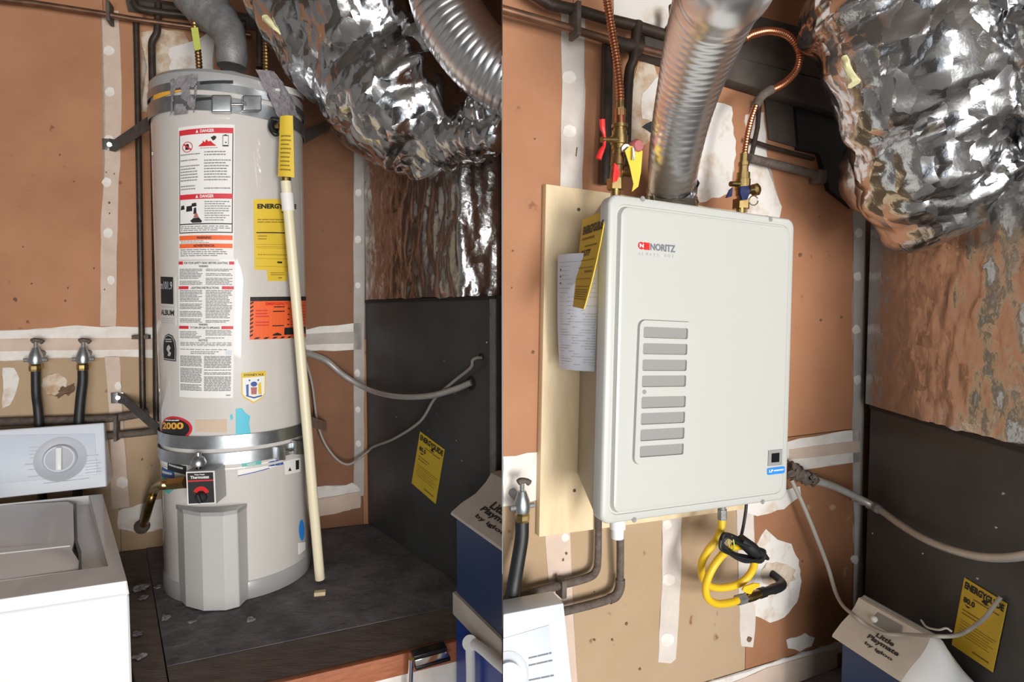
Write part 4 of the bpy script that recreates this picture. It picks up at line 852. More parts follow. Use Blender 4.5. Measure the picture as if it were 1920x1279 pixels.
tq = quad(Plane((0, 2.062), (1, 0)), (358, 52), (371, 51), (377, 92), (365, 95)); obj('connector_tag', grid(B(), tq, 0, 0, 1, 1, 0, 2, 4, th=.001), M_yelgr, fx, smooth=False)
fx2 = thing('water_connector', TP(499, 128), 'corrugated copper connector at the heater top right beside the foil duct', 'connector', 'copper connectors on the tank heater')
TP2 = lambda x, y: atY(x, y, 2.02)
obj('flex_tube', corrugated(B(), [TP2(466, -10), TP2(480, 28), TP2(496, 62), TP2(499, 100), V((TP2(498, 128).x, 2.02, ZTOP + .010))], .0115, .011, .22), M_dullbrass, fx2)
pipe('iron_pipe', Plane((0, 2.14), (1, 0)), [(488, -5, 0), (488, 60, 0), (487, 127, 0)], .014, M_pipe, 'dark pipe rising from the heater top behind the right copper connector', 'pipes on the left wall')
vt = thing('vent_elbow', atY(432, 118, 2.05), 'dull galvanized vent elbow rising from the top of the tank heater', 'vent pipe')
VP = lambda x, y, Y=2.08: atY(x, y, Y)
vp_ = resample(smoothpath([VP(330, -80, 2.1), VP(368, -10, 2.1), VP(400, 26, 2.09), VP(425, 55, 2.07), VP(434, 85, 2.05), VP(435, 112, 2.05), VP(435, 126, 2.05)], 12), .012)
obj('vent_pipe', tube(B(), vp_, [.085, .083, .075, .062, .050, .048], 28, True, rf=lambda i: 1.04 if i % 4 == 0 else 1.), M_galvd, vt)
vb = VP(434, 110, 2.05)
obj('draft_hood', lathe(B(), (vb.x, vb.y, 0), (0, 0, 1), [(.070, ZTOP + .006), (.066, ZTOP + .020), (.052, ZTOP + .050), (.052, ZTOP + .066)], 32), M_galvd, vt)
# ---- left furnace
fa, fb = FL(683, 800), FL(931, 800); fzt = FL(683, 563).z
fwall = V((fa.x, fa.y, 0)) - FL.n * .0
pw = lambda y: (cutx(y) - .002, y)
furn = thing('furnace', ((fa.x + fb.x) / 2, (fa.y + fb.y) / 2 + .2, ZP), 'dark grey furnace cabinet right of the tank heater with a tilted yellow sheet', 'furnace')
wq_ = lambda s: xy(pt(WL, s, .008, 0))
sfa = (fa - WL.p).dot(WL.t)
back_pt = pt(WL, sfa + .03, .012, 0)
fpoly = [xy(fa), xy(fb), pw(fb.y + .010), pw(2.69), xy(back_pt)]
obj('cabinet', plan(B(), fpoly, ZP + .002, fzt), M_furn, furn, bevel=.003)
ct = B(); e = (fb - fa).normalized()
plan(ct, [xy(fb - e * .028 + FL.n * .0005), xy(fb + e * .002 + FL.n * .0005), xy(fb + e * .002 + FL.n * .006), xy(fb - e * .028 + FL.n * .006)], ZP + .004, fzt - .01); obj('corner_trim', ct, M_galvd, furn, bevel=.001)
obj('top_flange', plan(B(), [xy(fa + FL.n * .004), xy(fb + FL.n * .006 + e * .002), xy(fb), xy(fa)], fzt - .012, fzt - .001), M_ink, furn, smooth=False)
for (x, y, r_) in ((903, 669, .011), (884, 718, .022)):
    c = FL(x, y); obj('knockout_hole', lathe(B(), c, FL.n, [(r_, .0002), (r_ * 1.1, .0025), (r_ * .9, .003), (r_ * .85, .0008), (0, .0006)], 24), M_ink, furn)
for (x, y) in ((913, 642), (866, 864), (856, 826), (833, 677), (818, 774), (743, 782), (803, 808), (852, 738)):
    c = FL(x, y); obj('cabinet_screw', lathe(B(), c, FL.n, [(.004, 0), (.0035, .002), (0, .0025)], 10), M_steel, furn)
def energy_sheet(pl, cs, par, name, nums, lab):
    mf = quad(pl, *cs, .002); s_ = obj(name, grid(B(), mf, 0, 0, 1, 1, .001, 2, 2, th=.001), M_yellow, par, smooth=False); s_['label'] = lab
    text('lettering', mf, 'ENERGYGUIDE', .05, .865, .97, .965, M_ink, s_, .0016, .05)
    bm = B(); polyon(bm, mf, [(.48, .83), (.58, .81), (.68, .83), (.62, .835), (.62, .875), (.54, .875), (.54, .835)], .0016); polyon(bm, mf, [(.12, .655), (.30, .655), (.21, .63)], .0016); obj('energy_marks', bm, M_ink, s_, smooth=False, recalc=False)
    text('lettering', mf, nums, .08, .68, .36, .76, M_ink, s_, .0016, .04)
    bm = B(); words(bm, mf, .3, .76, .9, .82, 1, .0016, .35, 81, .2, .3); words(bm, mf, .10, .50, .55, .60, 2, .0016, .35, 82, .2, .3)
    for k, v in enumerate((.42, .385, .34, .30, .265, .225)): grid(bm, mf, .10, v, (.95, .90, .82, .92, .80, .86)[k], v + .008, .0016, 1)
    words(bm, mf, .5, .06, .9, .12, 1, .0016, .4, 83, .2, .3); obj('fine_print', bm, M_inky, s_, smooth=False, recalc=False)
    return s_
energy_sheet(FL, ((788, 809), (834, 843), (817, 945), (772, 906)), furn, 'energy_sheet', '80.0', 'yellow energy sheet stuck on the cabinet side')

# ---- foil plenum above the furnace
def sheetloop(loop, z0, z1, step, lim_back, amp, sc, seed, st, zj=0.):
    """a closed wrap of foil: the visible run of the outline is fine, the rest coarse"""
    bm = B(); nz = max(2, int((z1 - z0) / step)); rows = []
    for j in range(nz + 1):
        z = z0 + (z1 - z0) * j / nz
        rows.append([bm.verts.new((p[0], p[1], z)) for p in loop])
    n = len(loop)
    for a, b in zip(rows, rows[1:]):
        for i in range(n): bm.faces.new([a[i], a[(i + 1) % n], b[(i + 1) % n], b[i]])
    bm.faces.new(rows[-1]); bm.faces.new(rows[0][::-1])
    bmesh.ops.recalc_face_normals(bm, faces=bm.faces[:])
    crumple(bm, amp, sc, seed, lim_back, None, st, .004); return bm
def fine(pts, step): return resample(pts, step)
pc = FL(866, 430); pla = FL(688, 430); zpt = FL(700, 268).z
front_dir = V((.97, .20, 0)).normalized()
corner = [xy(p) for p in smoothpath([pc - e * .10, pc - e * .03 + FL.n * .004, pc + FL.n * .004 + e * .012, pc + front_dir * .05 + e * .016, pc + front_dir * .10 + e * .016, pc + front_dir * .20 + e * .016], 8)]
last = V((corner[-1][0], corner[-1][1], 0)); 
run = fine([V((pla.x, pla.y, 0)) + FL.n * .008] + [V((c_[0], c_[1], 0)) + FL.n * .008 for c_ in corner], .011)
run = [p for p in run if p.x < cutx(p.y) - .006]
yl = run[-1].y
loop = [xy(p) for p in run] + [pw(yl + .012), pw(yl + .3), pw(2.68), xy(back_pt)]
nfront = len(run)
fset = {(round(p.x, 4), round(p.y, 4)) for p in run[2:-2]}
limf = lambda co: (.15 + .85 * min(1., max(0., (co.x + .52) / .16))) if (round(co.x, 4), round(co.y, 4)) in fset else 0.0
plen = obj('foil_plenum', sheetloop(loop, fzt + .001, zpt, .011, limf, .12, 18, 2.0, (1, 1, .25)), M_foil2, None, angle=60)
tag(plen, 'foil wrapped plenum box standing on the left furnace', 'duct', 'foil ductwork of the left bay')

def foiltube(name, pts, rads, seg, step, amp, sc, seed, m, lab, grp, cutit=True, st=(1, 1, 1), n=10, flat=1., endround=True):
    rads = bylen(pts, rads) if len(rads) == len(pts) else rads
    P = resample(smoothpath(pts, n), step); bm = B(); k = len(P)
    tube(bm, P, rads, seg, True, flat, up=(0, 1, 0))
    qs = [V((i * step, lerpl(rads, i / (k - 1)) * .38 * math.cos(2 * math.pi * j / seg), lerpl(rads, i / (k - 1)) * .38 * math.sin(2 * math.pi * j / seg))) for i in range(k) for j in range(seg)]
    bmesh.ops.recalc_face_normals(bm, faces=bm.faces[:]); crumple(bm, amp, sc, seed, None, qs)
    if cutit: cut(bm)
    return tag(obj(name, bm, m, angle=50), lab, 'duct', grp)
G = 'foil ductwork of the left bay'
foiltube('foil_duct', [atY(560, -190, 2.05) + V((-.06, .02, .42)), atY(585, -110, 2.02) + V((0, 0, .05)), atY(628, -10, 1.98), atY(690, 85, 1.93), atY(770, 185, 1.90), atY(826, 252, 1.90), atY(846, 300, 1.93)], [.22, .23, .24, .24, .235, .23, .21, .15], 170, .0085, .21, 6.0, 1.0, M_foil, 'big crinkled silver foil duct coming down from the top left to the left plenum', G)
foiltube('foil_collar', [atY(662, 140, 2.20), atY(664, 200, 2.15), atY(705, 248, 2.06), atY(795, 288, 1.94)], [.070, .098, .105, .09], 100, .009, .16, 9, 4.0, M_foil2, 'dull folded foil collar under the big left duct where it meets the plenum', G)
foiltube('foil_branch', [atY(800, 300, 1.86), atY(850, 262, 1.80), atY(905, 245, 1.74), atY(990, 225, 1.68)], [.05, .085, .085, .075], 90, .007, .25, 11, 6.0, M_foil, 'small silver foil branch between the big left duct and the partition', G)
tp_ = B(); tube(tp_, smoothpath([atY(498, 34, 1.80), atY(505, 42, 1.79), atY(515, 52, 1.79), atY(530, 66, 1.80)], 4), [.012, .010, .006, .003], 8)
for v in tp_.verts: v.co += noise.noise_vector(v.co * 60) * .004
tag(obj('insulation_tuft', tp_, M_ins), 'pale yellow insulation tuft poking out of the big left foil duct', 'insulation')
# plain aluminium flex duct
P_ = resample(smoothpath([atY(800, -300, 1.60) + V((0, 0, .42)), atY(806, -130, 1.60), atY(826, -30, 1.60), atY(846, 34, 1.60), atY(890, 97, 1.60), atY(940, 140, 1.60), atY(1010, 180, 1.60)], 16), .0033)
bm = tube(B(), P_, .092, 56, True, rf=lambda i: .975 if i % 6 == 0 else 1. + .004 * (i % 6 == 3))
cut(bm); tag(obj('flex_duct', bm, M_alu, angle=80), 'shiny ribbed aluminium flex duct cut off by the partition at the top left bay', 'duct', G)

# ---- electrical conduit and loose cable of the left bay
tag(obj('flexible_conduit', tube(B(), smoothpath([WL(566, 660, .012), WL(590, 667, .03), WL(614, 678, .05), WL(645, 704, .07), FL(690, 730, .05), FL(740, 743, .07), FL(800, 743, .06), FL(850, 731, .035), FL(884, 717, .004)], 8), [.013, .013, .0125, .011, .0105, .0105, .0105, .0105], 14), M_cond), 'thick grey flexible conduit sagging from the wall to the left furnace', 'conduit')
tag(obj('loose_cable', tube(B(), smoothpath([WL(570, 664, .02), WL(585, 720, .03), WL(597, 800, .04), WL(620, 848, .05), WL(652, 871, .06), FL(688, 848, .02), FL(700, 838, .022), FL(740, 822, .03), FL(788, 790, .03), FL(815, 748, .03), FL(850, 716, .03), FL(882, 690, .03), FL(886, 676, .03), FL(894, 671, .02), FL(903, 671, .003)], 8), .0052, 10), M_cable), 'thin grey cable hanging in a loop across the left furnace', 'cable')

# ---- stacked coolers at the partition
CA = atY(847, 965, 1.60); CA0 = V((CA.x, CA.y, 0)); ca = V((.505, -.863, 0)).normalized(); cb = V((.863, .505, 0)).normalized()
czt = CA.z; czb = atY(850, 1105, 1.60).z
CL = Plane(xy(CA), xy(ca))
cool = thing('cooler', (CA.x + .06, CA.y - .05, czb), 'navy cooler with beige slanted lid on top of the stack by the partition', 'cooler')
def pz(s, t, z): q = CA0 + ca * t + cb * s; return V((q.x, q.y, z))
bm = plan(B(), [xy(pz(.004, .004, 0)), xy(pz(.004, .5, 0)), xy(pz(.24, .5, 0)), xy(pz(.24, .004, 0))], czb, czt - .001)
es = [e_ for e_ in bm.edges if abs(e_.verts[0].co.z - e_.verts[1].co.z) > .05]; bmesh.ops.bevel(bm, geom=es, offset=.02, segments=4, affect='EDGES')
obj('cooler_body', cut(bm), M_navy, cool)
def lid_prof(dz): return [(-.002, .0), (.0, .006), (.030, .026), (.075, .046), (.108, .074), (.126, .098), (.150, .103), (.172, .098), (.188, .074), (.245, .012), (.245, 0)]
bm = B(); prism(bm, [pz(s, -.003, czt + z) for s, z in lid_prof(0)], ca * .5); obj('cooler_lid', cut(bm), M_lidbeige, cool, bevel=.0, angle=35)
LP = PlaneG(pz(.030, 0, czt + .0265), pz(.075, 0, czt + .0465), pz(.030, .1, czt + .0265))
def onlid(t0, s0, t1, s1):   # text surface on the slanted lid face: u along a, v up the slope
    def h(s):
        pr = lid_prof(0)
        for (a, za), (b, zb_) in zip(pr[1:], pr[2:]):
            if a <= s <= b: return za + (zb_ - za) * (s - a) / (b - a)
        return .05
    return lambda u, v, off=0.: pz(s0 + (s1 - s0) * v, t0 + (t1 - t0) * u, czt + h(s0 + (s1 - s0) * v) + off)
LQ = onlid(.0, .0, 1., 1.)
cool_t0 = .075
def put(s, ta, sa, tb_, sb, b=.03, par=cool, f=LQ, pl=None, c=True):
    bm = letters(B(), f, s, ta, sa, tb_, sb, .0012, b); 
    if c: cut(bm)
    if len(bm.verts): obj('lettering', bm, M_ink, par, smooth=False, recalc=False)
put('Little', .105, .060, .200, .082); put('Playmate', .088, .036, .265, .058); put('by igloo', .10, .018, .26, .030)
low = thing('cooler', (CA.x + .06, CA.y - .05, .30), 'royal blue cooler with white lid and handle under the navy one', 'cooler')
zl1 = czb - .002; zl0 = atY(858, 1148, 1.60).z
bm = plan(B(), [xy(pz(-.004, .010, 0)), xy(pz(-.004, .5, 0)), xy(pz(.26, .5, 0)), xy(pz(.26, .010, 0))], zl0, zl1); obj('cooler_lid', cut(bm), M_lidbeige, low, bevel=.004)
bm = plan(B(), [xy(pz(.003, .018, 0)), xy(pz(.003, .5, 0)), xy(pz(.25, .5, 0)), xy(pz(.25, .018, 0))], .30, zl0 - .001); obj('cooler_body', cut(bm), M_royal, low, bevel=.004)
hb = B(); h0 = [CL(883, 1330, .018), CL(883, 1262, .020), CL(882, 1215, .022), CL(886, 1206, .022), CL(905, 1218, .022), CL(930, 1240, .022), CL(990, 1290, .022)]
tube(hb, smoothpath(h0, 6), .0125, 14); obj('carry_handle', cut(hb), M_lidw, low)
hb = B(); cyl(hb, CL(881, 1206, -.002), CL(881, 1206, .034), .019, 20); obj('handle_hub', hb, M_lidw, low)
bm = plan(B(), [xy(pz(.0, .0, 0)), xy(pz(.0, .5, 0)), xy(pz(.25, .5, 0)), xy(pz(.25, .0, 0))], .0, .298); tag(obj('storage_crate', cut(bm), M_plank, bevel=.003), 'brown crate on the floor carrying the stacked coolers', 'crate')
# ================================================================ RIGHT BAY
cutR = lambda bm: cut(bm, False)
# ---- overhead pipes, timbers
GR = 'pipes on the right wall'
def rpipe(name, pts, r, m, lab, extra=None, sm=False, d=.04, c=False, cat='pipe', grp=GR):
    P = [WR(p[0], p[1], p[2] if len(p) > 2 else d) for p in pts]
    bm = tube(B(), smoothpath(P, 5) if sm else P, r, 14)
    if c: cutR(bm)
    return tag(obj(name, bm, m), lab, cat, grp)
rt = thing('water_pipe', WR(1000, 35, .05), 'bare pipe sloping down across the right wall over the tape seam', 'pipe', GR)
obj('pipe_run', cutR(tube(B(), [WR(*p, .05) for p in ((860, -5), (944, 18), (1060, 51), (1130, 72), (1250, 104))], .0085, 14)), M_pipeb, rt)
obj('pipe_clamp', box(B(), WR(1078, 40, .055), WR.t * .005, WR.n * .018, V((0, 0, .034))), M_dust, rt, bevel=.002)
rpipe('iron_pipe', [(985, -22, .05), (1030, 8, .05), (1085, 20, .05), (1135, 35, .05), (1190, 48, .05), (1270, 72, .05)], .0115, M_pipe, 'dark iron pipe highest on the right wall, above the bare pipe', d=.05)
rpipe('iron_pipe', [(1139, 82, .028), (1138, 200, .028), (1133, 345, .028)], .0125, M_pipe, 'dark vertical pipe left of the red handled valves', d=.03)
rpipe('iron_pipe', [(1196, 42, .055), (1192, 70, .055), (1188, 110, .055), (1180, 135, .05), (1176, 200, .045), (1172, 330, .045)], .011, M_pipe, 'dark iron downpipe with an offset behind the copper connector and valves', sm=True)
rpipe('pipe_tee', [(1150, 80, .05), (1172, 86, .05), (1200, 90, .05)], .016, M_pipe, 'dark pipe tee between the two overhead pipes', d=.05)
rpipe('iron_pipe', [(1262, 10, .06), (1262, 40, .06), (1250, 62, .06)], .010, M_pipe, 'short dark pipe beside the vent duct at the top', sm=True)
pl_t = thing('timber_beam', WR(1400, 130, .05), 'dark old timber beam on the wall behind the vent duct', 'timber')
bm = B(); prism(bm, [WR(1190, 74, .0015), WR(1640, 190, .0015), WR(1640, 250, .0015), WR(1190, 112, .0015)], WR.n * .038); obj('beam', bm, M_timber, pl_t, bevel=.004)
bm = B(); prism(bm, [WR(1330, 20, .0015), WR(1660, 105, .0015), WR(1660, 190, .0015), WR(1330, 108, .0015)], WR.n * .030); obj('beam', bm, M_timber, pl_t, bevel=.004)
bm = B(); prism(bm, [WR(1480, 150, .0015), WR(1650, 190, .0015), WR(1650, 370, .0015), WR(1592, 392, .0015), WR(1548, 358, .0015), WR(1528, 290, .0015), WR(1490, 282, .0015)], WR.n * .014); tag(obj('shadow_sheet', bm, M_black, smooth=False), 'black sheet standing in for shadow on the wall behind the big foil duct', 'sheet')  # no real sheet: black shape painting the shadow behind the duct
bm = B(); prism(bm, [WR(1428, 150, .0015), WR(1500, 165, .0015), WR(1520, 285, .0015), WR(1440, 262, .0015)], WR.n * .005); tag(obj('shadow_panel', bm, M_timber, smooth=False), 'dark brown sheet standing in for shadow on the wall right of the copper loop', 'panel')  # brown shape continuing the painted shadow between beam and duct
rpipe('iron_pipe', [(1404, 296, .03), (1470, 312, .03), (1538, 330, .03)], .011, M_dust, 'dusty pipe running right from the blue handled valve to the foil duct', d=.03)
rpipe('iron_pipe', [(1400, 262, .02), (1440, 275, .02), (1525, 298, .02)], .006, M_pipe, 'thin dark pipe above the dusty pipe by the blue handled valve', d=.02)
rpipe('iron_pipe', [(1424, 190, .03), (1420, 240, .03), (1408, 296, .03)], .006, M_pipe, 'thin upright pipe right of the lower copper connector', d=.03)
bm = B(); box(bm, WR(1535, 332, .03), WR.t * .014, WR.n * .016, V((0, 0, .018))); tag(obj('pipe_elbow', bm, M_dust, bevel=.006, seg=3), 'dusty elbow at the right end of the dusty pipe', 'pipe', GR)

# ---- plywood backing board
brd = obj('backing_board', pxbox(WR, (1024, 345), (1400, 398), (1395, 955), (1011, 1007), .0025, .020), M_ply, None, bevel=.0012)
tag(brd, 'pale plywood backing board behind the white tankless heater', 'board')
for i, (x, y) in enumerate(((1085, 393), (1077, 920))): obj('board_screw', lathe(B(), WR(x, y, .020), WR.n, [(.004, 0), (.0035, .0015), (0, .002)], 12), M_dust, brd)

# ---- the tankless heater
DF = .235
TLc, TRc, BRc, BLc = [WR(x, y, DF) for x, y in ((1143, 362), (1491, 411), (1476, 937), (1127, 986))]
def U(u, v, d=0.): return BLc * (1 - u) * (1 - v) + BRc * u * (1 - v) + TLc * (1 - u) * v + TRc * u * v + WR.n * d
uw = (BRc - BLc).length; uh = (TLc - BLc).length
unit = thing('tankless_heater', U(.5, 0, -.12), 'white wall hung tankless water heater with a slotted vent panel', 'water heater')
def rr(x0, y0, x1, y1, r, n=6):
    out = []
    for cx_, cy_, a0 in ((x1 - r, y1 - r, 0), (x0 + r, y1 - r, 90), (x0 + r, y0 + r, 180), (x1 - r, y0 + r, 270)):
        for k in range(n + 1): a = R(a0 + 90 * k / n); out.append((cx_ + r * math.cos(a), cy_ + r * math.sin(a)))
    return out
def loops(bm, L, cap0=True, cap1=True):
    rows = [[bm.verts.new(U(x / uw, y / uh, d)) for x, y in pts] for pts, d in L]
    for a, b in zip(rows, rows[1:]):
        for i in range(len(a)): bm.faces.new([a[i], a[(i + 1) % len(a)], b[(i + 1) % len(a)], b[i]])
    if cap0: bm.faces.new(rows[0][::-1])
    if cap1: bm.faces.new(rows[-1])
    return bm
ins = lambda i, r: rr(i, i, uw - i, uh - i, r)
cov = obj('front_cover', loops(B(), [(ins(.001, .020), -.030), (ins(0, .020), -.006), (ins(.0015, .020), -.002), (ins(.005, .018), 0), (ins(.0160, .020), .0), (ins(.0172, .020), -.0028), (ins(.0198, .019), -.0028), (ins(.0225, .018), .0065), (ins(.026, .016), .0078), (ins(.029, .015), .008)]), M_unit, unit, angle=50)
# case behind, its left side as seen
kTL, kBL = WR(1090, 413, .0215), WR(1077, 921, .0215)
sh_ = ((kTL + kBL) / 2 - U(.0, .5)); off = sh_ - WR.n * sh_.dot(WR.n)   # how far the rear edge sits from straight behind the front edge
ux = (BRc - BLc).normalized(); ox = off.dot(ux)
def case(u, v, back): 
    p = U(u, v, -.030 if not back else -(DF - .0215)); return p + (ux * ox if back else V((0, 0, 0)))
cf = [(.012, .012), (.988, .012), (.988, .988), (.012, .988)]
bm = B(); a = [bm.verts.new(case(u, v, False)) for u, v in cf]; b = [bm.verts.new(case(u if u < .5 else u - ox / uw * .8, v, True)) for u, v in ((.012, .06), (.988, .06), (.988, .955), (.012, .955))]
bm.faces.new(a); bm.faces.new(b[::-1])
for i in range(4): bm.faces.new([a[i], b[i], b[(i + 1) % 4], a[(i + 1) % 4]])
obj('case', bm, M_case, unit, bevel=.004)
UP = Plane(xy(WR.p + WR.n * DF), xy(WR.t))
def up(px, py, d=0.):
    p = UP(px, py, d); q = p - BLc; e2 = (TLc - BLc).normalized(); return (q.dot(ux), q.dot(e2))
DP = .008
for i, (x, y) in enumerate(((1205, 373), (1445, 411), (1430, 941), (1189, 975))):
    c = UP(x, y, .0002 - .0); obj('cover_screw', lathe(B(), c, WR.n, [(.0052, 0), (.0052, .0008), (.0034, .0012), (.0032, .0022), (0, .0024)], 16), M_slot, unit)
# vent panel with eight slots
VQ = quad(UP, (1197, 600), (1296, 604), (1286, 862), (1186, 870), DP)
vu, vv = (VQ(1, .5) - VQ(0, .5)).length, (VQ(.5, 1) - VQ(.5, 0)).length
slots = [((1203, 612), (1286, 616), (1286, 636), (1203, 633)), ((1202, 643), (1285, 645), (1285, 665), (1202, 664)), ((1201, 674), (1284, 674), (1284, 695), (1201, 695)), ((1200, 704), (1283, 703), (1282, 724), (1200, 726)), ((1199, 744), (1282, 741), (1282, 762), (1199, 766)), ((1198, 774), (1281, 771), (1280, 791), (1198, 797)), ((1197, 805), (1280, 800), (1279, 821), (1197, 827)), ((1196, 836), (1279, 830), (1277, 850), (1196, 858))]
def vinv(p):
    """pixel -> (metres right, metres up) on the vent panel"""
    q = UP(p[0], p[1], DP) - VQ(0, 0); e1 = (VQ(1, 0) - VQ(0, 0)).normalized(); e2 = (VQ(0, 1) - VQ(0, 0)).normalized(); c = e1.dot(e2); a, b = q.dot(e1), q.dot(e2); d = 1 - c * c
    return ((a - b * c) / d, (b - a * c) / d)
ve1 = (VQ(1, 0) - VQ(0, 0)).normalized(); ve2 = (VQ(0, 1) - VQ(0, 0)).normalized(); vW = (VQ(1, 0) - VQ(0, 0)).length; vH = (VQ(0, 1) - VQ(0, 0)).length
vp = lambda x, y, d: VQ(0, 0) + ve1 * x + ve2 * y + WR.n * d
rims = []
for s_ in slots:
    q = [vinv(p) for p in s_]; x0, x1 = (q[0][0] + q[3][0]) / 2, (q[1][0] + q[2][0]) / 2; y0, y1 = (q[2][1] + q[3][1]) / 2, (q[0][1] + q[1][1]) / 2
    rims.append(rr(x0, y0, x1, y1, .0035, 4))
outer = rr(0, 0, vW, vH, .013, 6)
def holed(d0, d1):
    bm = B(); tops = []
    for d in (d0, d1):
        rg = [[bm.verts.new(vp(x, y, d)) for x, y in ring] for ring in [outer] + rims]; tops.append(rg)
        es = [bm.edges.new((r_[i], r_[(i + 1) % len(r_)])) for r_ in rg for i in range(len(r_))]
        bmesh.ops.triangle_fill(bm, edges=es, use_beauty=True)
    for a, b in zip(*tops):
        for i in range(len(a)): bm.faces.new([a[i], a[(i + 1) % len(a)], b[(i + 1) % len(a)], b[i]])
    return bm
vent = obj('vent_panel', holed(.0006, .0058), M_unit, unit, smooth=False)
bm = B(); o2 = rr(-.0013, -.0013, vW + .0013, vH + .0013, .0142, 6); a = [bm.verts.new(vp(x, y, .0008)) for x, y in o2]; bm.faces.new(a); obj('vent_shadow_gap', bm, M_slot, vent, smooth=False)
for s_, rim in zip(slots, rims):
    cx_ = sum(p[0] for p in rim) / len(rim); cy_ = sum(p[1] for p in rim) / len(rim)
    bm = B(); prism(bm, [vp(cx_ + (x - cx_) * .995, cy_ + (y - cy_) * .985, .0009) for x, y in rim], WR.n * .0006); obj('vent_slot', bm, M_slot, vent, smooth=False)
c = UP(1208, 735, DP + .0058); obj('vent_screw', lathe(B(), c, WR.n, [(.0042, 0), (.0042, .0008), (.0025, .0012), (0, .0012)], 14), M_slot, vent)
# logo and lettering
LQ1 = quad(UP, (1196, 453), (1218, 455), (1218, 470), (1196, 467), DP)
bm = B()
for cx_ in (.27, .62): polyon(bm, LQ1, [(cx_ + .27 * math.cos(a) , .5 + .5 * math.sin(a)) for a in [2 * math.pi * k / 18 for k in range(18)]], .0006 + cx_ * .0002)
polyon(bm, LQ1, [(.55, .04), (.98, .04), (.98, .96), (.55, .96)], .0009); obj('logo_mark', bm, M_redv, unit, smooth=False, recalc=False)
text('logo_letter', LQ1, 'N', .12, .25, .46, .75, M_label, unit, .0014, .04); text('logo_letter', LQ1, 'R', .58, .25, .88, .75, M_redv, unit, .0014, .04)
LQ2 = quad(UP, (1219, 456), (1266, 460), (1266, 474), (1219, 469), DP); text('lettering', LQ2, 'NORITZ', 0, 0, 1, 1, M_greyd, unit, .0008, .035)
LQ3 = quad(UP, (1197, 473), (1266, 478), (1266, 484), (1197, 478), DP)
for k, ch in enumerate('ALWAYS HOT'):
    if ch != ' ': text('lettering', LQ3, ch, k * .1, 0, k * .1 + .055, 1, M_grey, unit, .0008, .01)
WQ = quad(UP, (1440, 845), (1466, 842), (1465, 872), (1439, 874), DP)
obj('display_bezel', grid(B(), WQ, 0, 0, 1, 1, .0016, th=.0016), M_slot, unit, smooth=False); obj('display_window', grid(B(), WQ, .22, .22, .78, .80, .0022, th=.0006), M_blackg, unit, smooth=False)
SQ = quad(UP, (1438, 878), (1471, 874), (1471, 887), (1438, 891), DP)
bs = obj('blue_badge', polyon(B(), SQ, rr(0, 0, 1, 1, .14, 4), .0008), M_skyb, unit, smooth=False, recalc=False)
text('lettering', SQ, 'LP', .10, .35, .32, .75, M_label, bs, .0014, .04); bm = B(); words(bm, SQ, .36, .35, .92, .75, 1, .0014, .55, 4, .06, .12, .05); obj('fine_print', bm, M_paperw, bs, smooth=False, recalc=False)
# bottom fittings of the heater
wf0 = UP(1158, 985, -.06); zdn = V((0, 0, -1))
obj('drain_cap', lathe(B(), wf0 + V((0, 0, .03)), zdn, [(.016, 0), (.016, .036), (.0125, .038), (.0125, .056), (0, .056)], 20), M_lidw, unit)
# ---- papers on the left side of the heater
CSP = Plane(xy(kBL), xy(U(.012, 0, -.03) - kBL)); 
PPp = quad(CSP, (1092, 480), (1128, 470), (1131, 697), (1090, 692), .004)
pTL, pTR, pBR, pBL = WR(1046, 478, .075), WR(1128, 474, .19), WR(1128, 698, .19), WR(1043, 692, .075)
def pq(u, v, off=0.):
    p = pBL * (1 - u) * (1 - v) + pBR * u * (1 - v) + pTL * (1 - u) * v + pTR * u * v; n = (pBR - pBL).cross(pTL - pBL).normalized()
    if n.dot(CAM - p) < 0: n = -n
    return p + n * (off + .012 * math.sin(math.pi * u) - .01 * (1 - v) ** 3)
ms = obj('manual_sheets', grid(B(), pq, 0, 0, 1, 1, 0, 10, 12, th=.004), M_paperw); tag(ms, 'white printed manual sheets hanging from the left side of the tankless heater', 'paper')
bm = B(); words(bm, pq, .08, .50, .92, .95, 12, .0008, .12, 91, .2, .4, .3); words(bm, pq, .08, .04, .92, .50, 20, .0008, .25, 92, .2, .5, .1); obj('fine_print', bm, M_inkl, ms, smooth=False, recalc=False)
bm = B(); 
for v in (.86, .80, .745): polyon(bm, pq, [(.10, v), (.13, v), (.13, v + .015), (.10, v + .015)], .001)
obj('bullet_marks', bm, M_ink, ms, smooth=False, recalc=False)
eTL, eTR, eBR, eBL = WR(1092, 412, .105), WR(1136, 393, .215), WR(1108, 583, .250), WR(1074, 575, .155)
def eq(u, v, off=0.):
    p = eBL * (1 - u) * (1 - v) + eBR * u * (1 - v) + eTL * (1 - u) * v + eTR * u * v; n = (eBR - eBL).cross(eTL - eBL).normalized()
    if n.dot(CAM - p) < 0: n = -n
    return p + n * (off + .014 * (1 - v) ** 2 * u)
es_ = obj('energy_sheet', grid(B(), eq, 0, 0, 1, 1, 0, 8, 12, th=.002), M_yellow); tag(es_, 'yellow energy sheet peeling from the left side of the tankless heater', 'paper')
text('lettering', eq, 'ENERGYGUIDE', .12, .80, 1.0, .90, M_ink, es_, .0012, .05)
text('lettering', eq, '$177', .16, .54, .62, .62, M_ink, es_, .0012, .04)
bm = B(); words(bm, eq, .12, .72, .9, .78, 1, .0012, .4, 93, .1, .2); words(bm, eq, .30, .64, .9, .68, 1, .0012, .4, 94, .1, .2)
for v in (.50, .42, .30, .22): grid(bm, eq, .10, v, .92, v + .006, .0012)
words(bm, eq, .10, .08, .92, .20, 5, .0012, .35, 95, .08, .2, .15); words(bm, eq, .5, .32, .9, .40, 2, .0012, .5, 96, .15, .3); obj('fine_print', bm, M_inky, es_, smooth=False, recalc=False)

